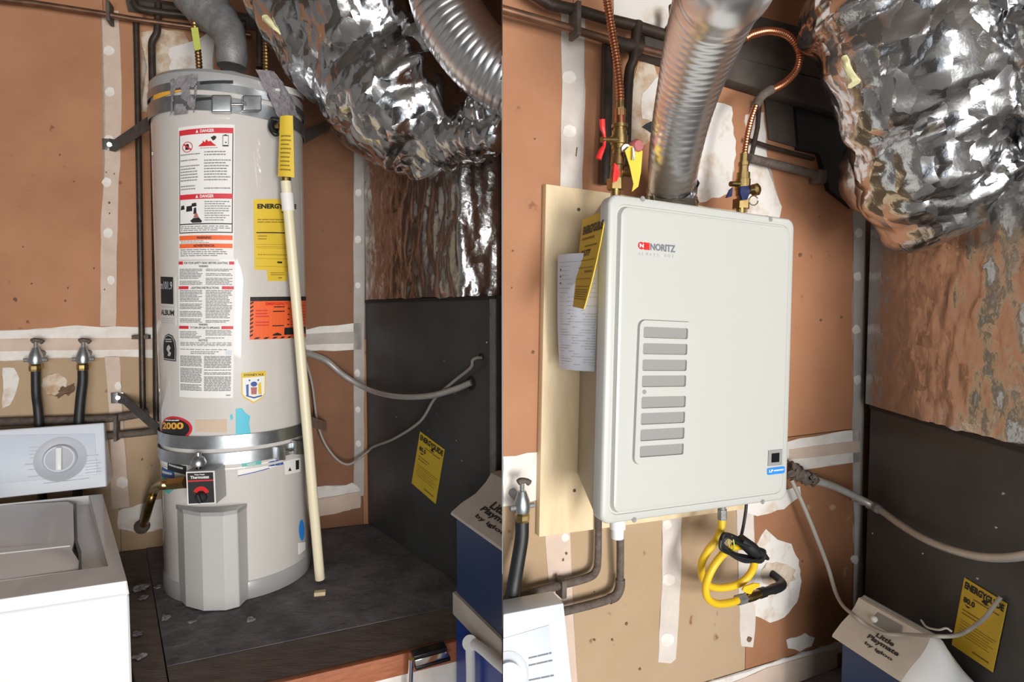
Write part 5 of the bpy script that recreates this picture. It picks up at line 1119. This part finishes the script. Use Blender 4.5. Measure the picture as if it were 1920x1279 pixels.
# ---- flue duct of the tankless heater
rv = .050
dpx = ((1382, -90, 92), (1352, -15, 82), (1340, 12, 78), (1313, 90, 67), (1293, 160, 58), (1276, 230, 51.5), (1264, 300, 46.5), (1260, 350, 43.5), (1260, 392, 42))
fr_ = [.072, .069, .068, .063, .058, .054, .051, .050, .050]
fl_pts = [atY(x, y, q_ * F / r_) for (x, y, r_), q_ in zip(dpx, fr_)]
fl_pts = [fl_pts[0] + V((.03, -.10, .52)), fl_pts[0] + V((.02, -.07, .22))] + fl_pts; fr_ = [.072, .072] + fr_
flue = thing('flue_duct', fl_pts[-1], 'shiny ribbed aluminium flue duct rising from the tankless heater', 'vent pipe')
Pd = resample(smoothpath(fl_pts, 16), .0030)
obj('duct_tube', tube(B(), Pd, bylen(fl_pts, fr_), 56, True, rf=lambda i: .990 if i % 5 == 0 else 1. + .0025 * (i % 5 in (2, 3))), M_alu, flue, angle=80)
bm = tube(B(), resample([fl_pts[-2] + (fl_pts[-3] - fl_pts[-2]) * .15, fl_pts[-1]], .003), rv + .0025, 64, False); crumple(bm, .16, 40, 3., swell=.001)
obj('foil_tape', bm, M_foil, flue, angle=60)

# ---- hot side: left copper connector and red handled valves
VPn = Plane(xy(WR(1160, 300, .135)), xy(WR.t))
hx = thing('water_connector', VPn(1163, 200), 'corrugated copper connector on the left above the red handled valves', 'connector', 'copper connectors on the tankless heater')
obj('flex_tube', corrugated(B(), [WR(1128, -60, .12), WR(1139, 5, .125), WR(1148, 60, .13), VPn(1157, 115), VPn(1162, 165), VPn(1163, 190)], .0085, .0062, .20, 18), M_copper, hx)
obj('flex_nut', hexnut(B(), VPn(1163, 204), VPn(1163, 218), .0115), M_brass, hx)
obj('flex_tail', cyl(B(), VPn(1163, 188), VPn(1163, 206), .0075), M_brass, hx)
va = thing('service_valve', VPn(1158, 360), 'brass valve set with red handles and yellow tag on the left heater inlet', 'valve', 'service valves on the tankless heater')
vpt = [VPn(1163, 206), VPn(1163, 236), VPn(1161, 300), VPn(1156, 345), VPn(1154, 372)]
obj('pipe_stub', tube(B(), vpt[:2], .0105, 16), M_copper, va)
obj('valve_body', stack(B(), VPn(1162, 234), VPn(1160, 290), [(.12, .0165), (.10, .0125), (.16, .0150), (.30, .0175), (.16, .0150), (.16, .0125)]), M_brass, va)
obj('lower_body', stack(B(), VPn(1160, 289), VPn(1155, 338), [(.15, .0115), (.30, .0145), (.20, .0125), (.35, .0135)]), M_dullbrass, va)
obj('union_nut', hexnut(B(), VPn(1154, 336), VPn(1154, 356), .0175), M_brass, va)
obj('inlet_pipe', tube(B(), [VPn(1154, 354), VPn(1154, 395)], .010, 14), M_brass, va)
obj('valve_stem', cyl(B(), VPn(1158, 262, .012), VPn(1128, 262, .016), .0055, 12), M_brass, va)
hb = B(); tube(hb, smoothpath([VPn(1129, 224, .018), VPn(1130, 240, .018), VPn(1133, 252, .018), VPn(1133, 272, .018), VPn(1128, 282, .018), VPn(1122, 298, .018)], 5), [.006, .0055, .003, .003, .0055, .006], 10, flat=.6); hd = obj('lever_handle', hb, M_redv, va); hd['label'] = 'red lever'
hb = B(); prism(hb, [VPn(1149, 306, .02), VPn(1156, 312, .02), VPn(1160, 326, .02), VPn(1154, 341, .02), VPn(1146, 343, .02), VPn(1147, 328, .02)], WR.n * .006); obj('lever_handle', hb, M_redv, va, bevel=.0015)
obj('side_port', cyl(B(), VPn(1168, 278, .004), VPn(1174, 279, .022), .009, 16), M_galv, va)
obj('brass_cap', lathe(B(), VPn(1172, 320, .004), (VPn(1180, 321, .012) - VPn(1170, 320, .004)), [(0, 0), (.012, 0), (.013, .006), (.012, .018), (0, .018)], 18), M_brass, va)
tq = VPn
tgb = B(); prism(tgb, [tq(1171, 283, .030), tq(1180, 274, .032), tq(1196, 276, .034), tq(1204, 284, .034), tq(1201, 322, .032), tq(1196, 350, .030), tq(1184, 360, .028), tq(1187, 345, .028), tq(1180, 312, .030)], WR.n * .0015); yt = obj('yellow_tag', tgb, M_yellow, va, smooth=False); yt['label'] = 'yellow paper tag'
obj('relief_cap', lathe(B(), tq(1188, 277, .020), WR.n, [(.014, 0), (.014, .012), (.010, .018), (0, .018)], 18), M_pink, va)
obj('relief_lever', box(B(), tq(1188, 288, .040), WR.t * .0028, WR.n * .001, V((0, 0, .0125))), M_steel, va, bevel=.0008)
# ---- cold side: copper loop and blue handled valve
VPc = Plane(xy(WR(1395, 340, .125)), xy(WR.t))
cx1 = thing('water_connector', VPc(1394, 290), 'corrugated copper connector curling in a loop right of the flue duct', 'connector', 'copper connectors on the tankless heater')
obj('flex_tube', corrugated(B(), [VPc(1392, 76), VPc(1412, 64), VPc(1445, 58), VPc(1478, 68), VPc(1498, 98), VPc(1494, 130), VPc(1472, 155), VPc(1445, 170)], .0092, .0068, .18, 18), M_copper, cx1)
obj('flex_end', cyl(B(), VPc(1395, 74), VPc(1384, 82), .0095), M_brass, cx1)
obj('flex_sleeve', tube(B(), smoothpath([VPc(1446, 168), VPc(1428, 180), VPc(1416, 200)], 6), .0105, 14), M_dust, cx1)
obj('flex_tube', corrugated(B(), [VPc(1417, 198), VPc(1408, 225), VPc(1400, 260), VPc(1395, 295)], .0072, .0062, .18, 16), M_copper, cx1)
vb_ = thing('service_valve', VPc(1388, 398), 'brass valve set with dark blue handle on the right heater inlet', 'valve', 'service valves on the tankless heater')
obj('valve_body', stack(B(), VPc(1395, 288), VPc(1391, 378), [(.18, .0095), (.08, .0125), (.14, .0110), (.14, .0150), (.22, .0170), (.12, .0150), (.12, .0120)]), M_brass, vb_)
obj('union_nut', hexnut(B(), VPc(1390, 374), VPc(1389, 392), .0195), M_brass, vb_)
obj('inlet_pipe', tube(B(), [VPc(1389, 390), VPc(1388, 425)], .010, 14), M_brass, vb_)
hb = B(); prism(hb, [VPc(1385, 350, .018), VPc(1400, 349, .018), VPc(1403, 360, .018), VPc(1397, 376, .018), VPc(1388, 376, .018), VPc(1384, 362, .018)], WR.n * .007); h_ = obj('lever_handle', hb, M_blueh, vb_, bevel=.002); h_['label'] = 'dark blue handle'
hb = B(); prism(hb, [VPc(1366, 356, .012), VPc(1371, 352, .012), VPc(1369, 369, .012), VPc(1359, 372, .012)], WR.n * .006); obj('lever_handle', hb, M_blueh, vb_, bevel=.0015)
obj('side_stem', cyl(B(), VPc(1370, 345, .006), VPc(1392, 345, .004), .006, 12), M_brass, vb_)
obj('side_knob', lathe(B(), VPc(1400, 360, .006), VPc(1412, 357, .02) - VPc(1400, 360, .006), [(0, 0), (.007, 0), (.007, .010), (.0135, .014), (.0135, .026), (.008, .030), (0, .030)], 18), M_brass, vb_)
obj('wire_ring', tube(B(), [VPc(1413 + 8 * math.cos(a), 376 + 9 * math.sin(a), .012) for a in [2 * math.pi * k / 20 for k in range(21)]], .0014, 6), M_steel, vb_)

# ---- lower left: tap, hose, elbowed pipes, washer corner
hose_bib('hose_bib', WR, 979, 896, 978, 'grey tap with brass collar on the right bay wall, left of the plywood board', 1, .05)
tag(obj('supply_hose', tube(B(), smoothpath([WR(979, 979, .05), WR(978, 1010, .055), WR(970, 1060, .065), WR(962, 1110, .075), WR(957, 1170, .07), WR(955, 1260, .05)], 8), .0145, 16), M_black), 'black rubber hose under the tap left of the plywood board', 'hose')
la = thing('waste_pipe', WR(1050, 1100, .03), 'upper dusty elbowed pipe under the plywood board', 'pipe', GR)
obj('pipe_run', cutR(tube(B(), smoothpath([WR(1122, 940, .03), WR(1122, 1000, .03), WR(1121, 1048, .03), WR(1117, 1071, .03), WR(1100, 1084, .03), WR(1040, 1100, .03), WR(970, 1120, .03), WR(900, 1140, .03)], 6), [.0078, .0078, .0082, .0092, .0092, .0095, .0095], 14)), M_dust, la)
obj('pipe_clamp', box(B(), WR(1052, 1101, .03), WR.t * .006, WR.n * .016, V((0, 0, .020))), M_dust, la, bevel=.002)
lb = thing('waste_pipe', WR(1120, 1140, .035), 'lower dusty elbowed pipe under the white drain cap', 'pipe', GR)
obj('pipe_run', tube(B(), smoothpath([WR(1163, 1000, .045), WR(1163, 1050, .04), WR(1162, 1098, .035), WR(1156, 1115, .035), WR(1138, 1125, .035), WR(1100, 1136, .035), WR(1030, 1153, .035)], 6), [.0085, .0085, .0085, .0095, .0095, .0095], 14), M_dust, lb)
obj('elbow', tube(B(), smoothpath([WR(1163, 1086, .035), WR(1162, 1102, .035), WR(1155, 1117, .035), WR(1142, 1124, .035)], 5), .0112, 14), M_dust, lb)
# washer corner in the right bay
kp = [WR(1052, 1133, .16), WR(1068, 1290, .185)]
w0 = WR(1057, 1131, .155); wdir = V((-math.cos(R(20)), -math.sin(R(20)), 0)); wbk = V((wdir.y, -wdir.x, 0)); wbk = wbk if wbk.y > 0 else -wbk
w2 = thing('washing_machine', (w0.x - .03, w0.y, 0), 'white washer console corner at the lower left of the right bay', 'washing machine')
zlow = .80; lean = -wbk * .05
rs = [w0, w0 + wbk * .055, V((w0.x, w0.y, zlow)) + wbk * .055 , V((w0.x, w0.y, zlow)) + lean]
bm = prism(B(), rs, wdir * .4); 
con2 = obj('control_panel', cutR(bm), M_panel, w2, bevel=.003)
W2P = PlaneG(w0, V((w0.x, w0.y, zlow)) + lean, w0 + wdir)
bm = pxbox(W2P, (900, 1210), (1030, 1172), (1044, 1330), (900, 1360), -.001, .0015); obj('panel_inset', cutR(bm), M_paneli, con2, bevel=.001)
c = W2P(950, 1268); n = W2P.n
obj('dial_ring', cutR(lathe(B(), c, n, [(0, .0015), (.043, .0015), (.043, .003), (.034, .0035), (.030, .0025), (0, .0025)], 36)), M_grey, con2)
obj('dial_knob', cutR(lathe(B(), c, n, [(.027, .002), (.026, .012), (0, .014)], 32)), M_panel, con2)
w2q = quad(W2P, (985, 1225), (1035, 1213), (1042, 1279), (985, 1290)); bm = B(); words(bm, w2q, .1, .1, .95, .95, 4, .0020, .22, 97, .3, .5); obj('panel_printing', bm, M_greyd, con2, smooth=False, recalc=False)
bm = plan(B(), [xy(w0 + lean), xy(w0 + lean + wdir * .4), xy(w0 + wdir * .4 + wbk * .055), xy(w0 + wbk * .055)], .02, zlow - .002); obj('cabinet', cutR(bm), M_white, w2, bevel=.003)
ft = w0 + wdir * .03 - V((0, 0, w0.z)); obj('foot', cyl(B(), ft, ft + V((0, 0, .022)), .02, 12), M_black, w2)

# ---- gas hose, its valve and the bundled power cord
GH = Plane(xy(WR(1350, 1050, .10)), xy(WR.t))
gh = thing('gas_hose', GH(1354, 960), 'yellow coiled gas hose under the tankless heater', 'hose')
obj('hose_tube', tube(B(), smoothpath([GH(1354, 972, .02), GH(1352, 990, .02), GH(1345, 1010, .02), GH(1326, 1035, .01), GH(1315, 1060, .0), GH(1320, 1090, -.01), GH(1342, 1102, -.015), GH(1378, 1098, -.01), GH(1402, 1082, .0), GH(1414, 1058, .01), GH(1408, 1034, .02), GH(1388, 1024, .03), GH(1362, 1034, .04), GH(1338, 1062, .04), GH(1324, 1095, .035), GH(1326, 1120, .03), GH(1344, 1132, .02), GH(1370, 1130, .01), GH(1384, 1125, .005)], 8), .0088, 16), M_yellowb, gh)
obj('upper_nut', hexnut(B(), GH(1354, 974, .02), GH(1354, 955, .02), .011), M_galvd, gh)
obj('upper_pipe', cyl(B(), GH(1354, 960, .02), GH(1354, 920, .02), .008), M_galvd, gh)
obj('lower_nut', hexnut(B(), GH(1382, 1126, .006), GH(1396, 1122, .0), .0125), M_galvd, gh)
gv = thing('gas_valve', GH(1410, 1116), 'brass gas valve with yellow handle on a black pipe elbow in the round wall patch', 'valve')
obj('valve_body', tube(B(), [GH(1394, 1122), GH(1402, 1120), GH(1412, 1117, -.003), GH(1424, 1113, -.006)], [.010, .0125, .0125, .0105], 16), M_brass, gv)
hb = B(); prism(hb, [GH(1389, 1106, .014), GH(1393, 1098, .014), GH(1412, 1092, .014), GH(1422, 1093, .014), GH(1421, 1099, .014), GH(1410, 1104, .014), GH(1405, 1113, .014), GH(1397, 1111, .014)], WR.n * .006); obj('lever_handle', hb, M_yellowb, gv, bevel=.002)
obj('handle_post', cyl(B(), GH(1406, 1116, .0), GH(1404, 1106, .016), .005, 10), M_brass, gv)
obj('black_elbow', tube(B(), smoothpath([GH(1422, 1114, -.006), GH(1440, 1108, -.012), GH(1458, 1102, -.03), GH(1466, 1096, -.05), WR(1462, 1088, .03), WR(1448, 1076, .004)], 6), [.009, .0105, .0125, .0125, .011, .010], 16), M_black, gv)
for (a, b) in (((1424, 1113, -.006), (1433, 1110, -.010)), ((1450, 1105, -.022), (1458, 1102, -.03))): obj('elbow_bead', cyl(B(), GH(*a), GH(*b), .0128), M_black, gv)
pc_ = thing('power_cord', GH(1398, 945), 'black power cord tied in a bundle in front of the yellow gas hose', 'cord')
obj('cord_lead', tube(B(), smoothpath([GH(1400, 935, .02), GH(1398, 960, .022), GH(1392, 995, .03), GH(1386, 1012, .045), GH(1374, 1020, .05)], 6), .0036, 10), M_black, pc_)
for k in range(7):
    o_ = (k - 3) * .0034; rnd = random.Random(k)
    ctr = [(1352, 1012), (1362, 1001), (1385, 1012), (1412, 1024), (1432, 1036), (1424, 1048), (1398, 1046), (1370, 1032), (1354, 1022), (1352, 1012)]
    pp = [GH(x + rnd.uniform(-3, 3), y + rnd.uniform(-4, 4) + k * .8, .060 + o_ + rnd.uniform(-.002, .002)) for x, y in ctr]
    obj('cord_loop', tube(B(), smoothpath(pp, 5), .0036, 8), M_black, pc_)
obj('cord_wrap', tube(B(), smoothpath([GH(1388, 1012, .058), GH(1410, 1030, .062), GH(1420, 1038, .062)], 4), [.013, .016, .012], 14), M_black, pc_)
obj('cord_plug', tube(B(), [GH(1416, 1032, .064), GH(1426, 1036, .064), GH(1432, 1042, .064), GH(1440, 1048, .064)], [.010, .011, .008, .004], 10), M_black, pc_)
obj('wire_tie', tube(B(), [GH(1371 + 5 * math.cos(a) + 2 * math.sin(a), 1018 + 14 * math.sin(a), .060 + .014 * math.cos(a)) for a in [2 * math.pi * k / 16 for k in range(17)]], .0016, 6), M_yelgr, pc_)

# ---- right platform and furnace
ZR = .50
rpl = thing('furnace_platform', (1.0, 1.4, 0), 'dark dusty platform under the right furnace and small cooler', 'platform')
fr = FR(1628, 900); frf = V((fr.x + .036 * -.75, fr.y - .75, 0))
bb = [pt(WR, sof(WR, 1330, 1000), .0105, 0), pt(WR, 2.1, .0105, 0)]
rp_poly = [xy(bb[0]), xy(bb[1]), (bb[1].x - .1, .72), (.62, .72)]
obj('deck_panel', plan(B(), rp_poly, ZR - .02, ZR), M_deck, rpl, smooth=False)
obj('platform_base', plan(B(), [(p[0] * .995 + .003, p[1] * .995 + .004) for p in rp_poly], 0, ZR - .0205), M_plank, rpl, smooth=False)
f2 = thing('furnace', (1.3, 1.4, ZR), 'dark grey furnace cabinet at far right behind the small cooler', 'furnace')
fzr = FR(1628, 757).z
q0 = V((fr.x, fr.y, 0)); dR = V((.036, 1, 0)).normalized(); bR = V((1, -.036, 0))
fy0 = .80
pA = q0; pB = q0 - dR * (q0.y - fy0); 
wallx = lambda p: pt(WR, (p - WR.p).dot(WR.t), .013, 0)
farback = wallx(q0 + V((.45, .2, 0)))
obj('cabinet', plan(B(), [xy(pA), xy(pB), xy(pB + bR * .45), xy(farback)], ZR + .002, fzr), M_furn, f2, bevel=.003)
obj('top_flange', plan(B(), [xy(pA - bR * .004), xy(pB - bR * .004), xy(pB), xy(pA)], fzr - .012, fzr - .001), M_ink, f2, smooth=False)
for (x, y) in ((1881, 926), (1868, 989), (1730, 1038), (1636, 1000), (1833, 1085), (1884, 810), (1882, 925)):
    c = FR(x, y); obj('cabinet_screw', lathe(B(), c, FR.n, [(.003, 0), (.0026, .0015), (0, .002)], 10), M_galv, f2)
energy_sheet(FR, ((1809, 1083), (1889, 1132), (1862, 1261), (1785, 1209)), f2, 'energy_sheet', '80.0', 'yellow energy sheet low on the cabinet side')

# ---- foil plenum and big ducts of the right bay
GF = 'foil ductwork of the right bay'
zp1 = FR(1660, 425).z
pq0 = FR(1634, 600); a0 = V((pq0.x, pq0.y, 0))
line = [a0 - bR * .010, a0 - dR * .10 - bR * .016, a0 - dR * .25 - bR * .020, a0 - dR * .40 - bR * .014, a0 - dR * .52 + bR * .01, V((pB.x, pB.y, 0)) + bR * .08]
run2 = resample(smoothpath(line, 8), .0105)
loop2 = [xy(p) for p in run2] + [xy(V((pB.x, pB.y, 0)) + bR * .42), xy(farback), xy(a0 + bR * .1)]
fs2 = {(round(p.x, 4), round(p.y, 4)) for p in run2[1:-1]}
limr = lambda co: (1.0 if (round(co.x, 4), round(co.y, 4)) in fs2 else 0.0) * (.06 + .94 * min(1, max(0, (1.50 - co.y) / .20)))
pl_r = obj('foil_plenum', sheetloop(loop2, fzr + .001, zp1 + .03, .0105, limr, .17, 24, 5.0, (1, 1, .33)), M_foil2, None, angle=60)
tag(pl_r, 'foil wrapped plenum box standing on the right furnace', 'duct', GF)
def ft_(name, pts, rads, seg, step, amp, sc, seed, m, lab, st=(1, 1, 1), flat=1.): return foiltube(name, pts, rads, seg, step, amp, sc, seed, m, lab, GF, False, st, 10, flat)
ft_('foil_duct', [atY(1684, -160, 1.28) + V((0, 0, .42)), atY(1690, -130, 1.28) + V((0, 0, .08)), atY(1696, -20, 1.28), atY(1718, 110, 1.28), atY(1742, 235, 1.30), atY(1764, 330, 1.33), atY(1785, 395, 1.36)], [.19, .20, .200, .180, .164, .160, .11], 160, .0082, .20, 6.5, 13., M_foil, 'big crinkled silver foil duct hanging at the top right')
ft_('foil_collar', [atY(1640, 235, 1.52), atY(1642, 310, 1.50), atY(1690, 375, 1.46), atY(1770, 400, 1.42)], [.055, .080, .080, .06], 100, .009, .16, 10, 14., M_foil2, 'dull folded foil collar where the big right duct meets the plenum')
ft_('foil_duct', [atY(1958, -160, 1.10) + V((0, 0, .55)), atY(1955, -120, 1.10), atY(1950, 0, 1.12), atY(1950, 140, 1.14), atY(1955, 290, 1.18)], [.065, .065, .065, .065, .05], 80, .009, .25, 10, 17., M_foil, 'narrow dull foil duct at the right edge beside the big one')
tb = B(); tube(tb, smoothpath([atY(1583, 106, 1.10), atY(1587, 120, 1.095), atY(1594, 138, 1.09), atY(1601, 158, 1.085)], 5), [.004, .005, .007, .010], 8)
for v in tb.verts: v.co += noise.noise_vector(v.co * 70) * .003
tag(obj('insulation_tuft', tb, M_ins), 'pale yellow insulation tuft on the left side of the big right foil duct', 'insulation')

# ---- conduit and cable of the right bay
tag(obj('flexible_conduit', tube(B(), smoothpath([WR(1466, 868, .012), WR(1488, 884, .03), WR(1520, 898, .05), WR(1570, 915, .06), FR(1640, 950, .03), FR(1690, 985, .045), FR(1740, 1014, .06), FR(1800, 1036, .065), FR(1860, 1046, .06), FR(1930, 1040, .05), FR(2010, 1010, .01)], 8), [.013, .0115, .0098, .0088, .0086, .0086, .0086], 16), M_cond), 'thick grey flexible conduit sagging across the right furnace', 'conduit')
bm = tube(B(), resample(smoothpath([WR(1474, 876, .03), WR(1492, 886, .034), WR(1510, 895, .046), WR(1530, 902, .05)], 6), .003), [.018, .020, .018, .010], 20)
for v in bm.verts: v.co += noise.noise_vector(v.co * 110) * .011
tag(obj('lint_sleeve', bm, M_dust, angle=180), 'dark lint clinging to the conduit beside the tankless heater', 'lint')
bm = tube(B(), resample(smoothpath([WR(1598, 930, .055), FR(1632, 946, .03), FR(1648, 956, .032)], 6), .003), .0115, 18)
for v in bm.verts: v.co += noise.noise_vector(v.co * 130) * .005
tag(obj('lint_sleeve', bm, M_lint, angle=180), 'pale lint clinging to the conduit at the right furnace corner', 'lint')

# ---- small cooler of the right bay
RA = atY(1563, 1195, 1.42); ra = V((.279, -.96, 0)).normalized(); rb = V((.96, .279, 0)).normalized(); rzt = RA.z
c2_ = thing('cooler', (RA.x + .1, RA.y - .1, ZR), 'small navy cooler with white tent lid standing on the right platform', 'cooler')
RA0 = V((RA.x, RA.y, 0))
def rz(s, t, z): q = RA0 + rb * s + ra * t; return V((q.x, q.y, z))
LEN = .235
bm = plan(B(), [xy(rz(.004, .006, 0)), xy(rz(.004, LEN - .006, 0)), xy(rz(.150, LEN - .006, 0)), xy(rz(.150, .006, 0))], ZR + .002, rzt - .002)
es = [e_ for e_ in bm.edges if abs(e_.verts[0].co.z - e_.verts[1].co.z) > .05]; bmesh.ops.bevel(bm, geom=es, offset=.018, segments=4, affect='EDGES')
obj('cooler_body', bm, M_navy, c2_)
rprof = [(-.002, 0), (.0, .006), (.026, .032), (.050, .050), (.066, .068), (.078, .088), (.098, .090), (.112, .070), (.140, .030), (.154, .006), (.154, 0)]
def lidsec(t, k, tz):   # cross-section at t, shrunk by k towards the ridge
    return [rz(.088 + (s - .088) * (k if z > .05 else 1 - (1 - k) * .5), t, rzt + z * tz) for s, z in rprof]
bm = B(); secs = [lidsec(-.003, 1, 1), lidsec(.17, 1, 1), lidsec(.184, .98, .98)]
rows = [[bm.verts.new(p) for p in s_] for s_ in secs]
for a, b in zip(rows, rows[1:]):
    for i in range(len(a)): bm.faces.new([a[i], a[(i + 1) % len(a)], b[(i + 1) % len(a)], b[i]])
bm.faces.new(rows[0][::-1]); bm.faces.new(rows[-1]); lid2 = obj('cooler_lid', bm, M_lidbeige, c2_, angle=32)
secs = [lidsec(.1845, .98, .98), lidsec(.198, .96, .93), lidsec(.215, .9, .70), lidsec(.230, .86, .42), lidsec(LEN + .002, .84, .12)]
bm = B(); rows = [[bm.verts.new(p) for p in s_] for s_ in secs]
for a, b in zip(rows, rows[1:]):
    for i in range(len(a)): bm.faces.new([a[i], a[(i + 1) % len(a)], b[(i + 1) % len(a)], b[i]])
bm.faces.new(rows[0][::-1]); bm.faces.new(rows[-1]); obj('lid_end', bm, M_lidw, c2_, angle=60)['label'] = 'clean white lid end'
def h2(s):
    for (a, za), (b, zb_) in zip(rprof[1:], rprof[2:]):
        if a <= s <= b: return za + (zb_ - za) * (s - a) / (b - a)
    return .05
LQr = lambda u, v, off=0.: rz(v, u, rzt + h2(v) + off)
def put2(s, ta, sa, tb_, sb, b=.03): obj('lettering', letters(B(), LQr, s, ta, sa, tb_, sb, .0012, b), M_ink, lid2, smooth=False, recalc=False)
put2('Little', .083, .0375, .128, .0475); put2('Playmate', .070, .0235, .150, .036); put2('by igloo', .074, .0135, .146, .0205)
bm = B(); polyon(bm, LQr, [(.050, .064), (.060, .056), (.118, .056), (.128, .064), (.122, .074), (.056, .074)], .0006); obj('handle_recess', bm, M_slot, lid2, smooth=False, recalc=False)
bm = B(); ic = rz(.062, .058, rzt + .066); bmesh.ops.create_icosphere(bm, subdivisions=2, radius=.0085, matrix=Matrix.Translation(ic)); obj('handle_button', bm, M_lidw, lid2)
bm = B(); tube(bm, [rz(.090, .002, rzt + .0925), rz(.090, .19, rzt + .0905)], .004, 8); obj('carry_handle', bm, M_slot, c2_)
lr = lambda x, y, d: PlaneG(rz(.03, 0, rzt + .036), rz(.06, 0, rzt + .062), rz(.03, .1, rzt + .036))(x, y, d)
tag(obj('loose_cable', tube(B(), smoothpath([WR(1484, 900, .035), WR(1505, 945, .05), WR(1528, 1000, .06), WR(1552, 1062, .07), WR(1566, 1108, .10), WR(1580, 1135, .14), lr(1600, 1153, .02), lr(1625, 1172, .010), lr(1660, 1188, .010), lr(1700, 1190, .014), FR(1755, 1193, .12), FR(1790, 1192, .08), FR(1815, 1182, .04), FR(1845, 1160, .03), FR(1862, 1138, .02), FR(1876, 1120, .006)], 8), [.0055, .0055, .0048, .0044, .0044, .0044, .0044], 10), M_cable), 'thin grey cable drooping over the small cooler lid to the right furnace', 'cable')
tag(obj('wire_end', tube(B(), smoothpath([FR(1727, 1163, .13), FR(1738, 1176, .13), FR(1760, 1181, .12), FR(1774, 1178, .11), FR(1784, 1184, .10)], 5), .0022, 8), M_cable), 'short bare wire end above the small cooler at the yellow sheet', 'wire')
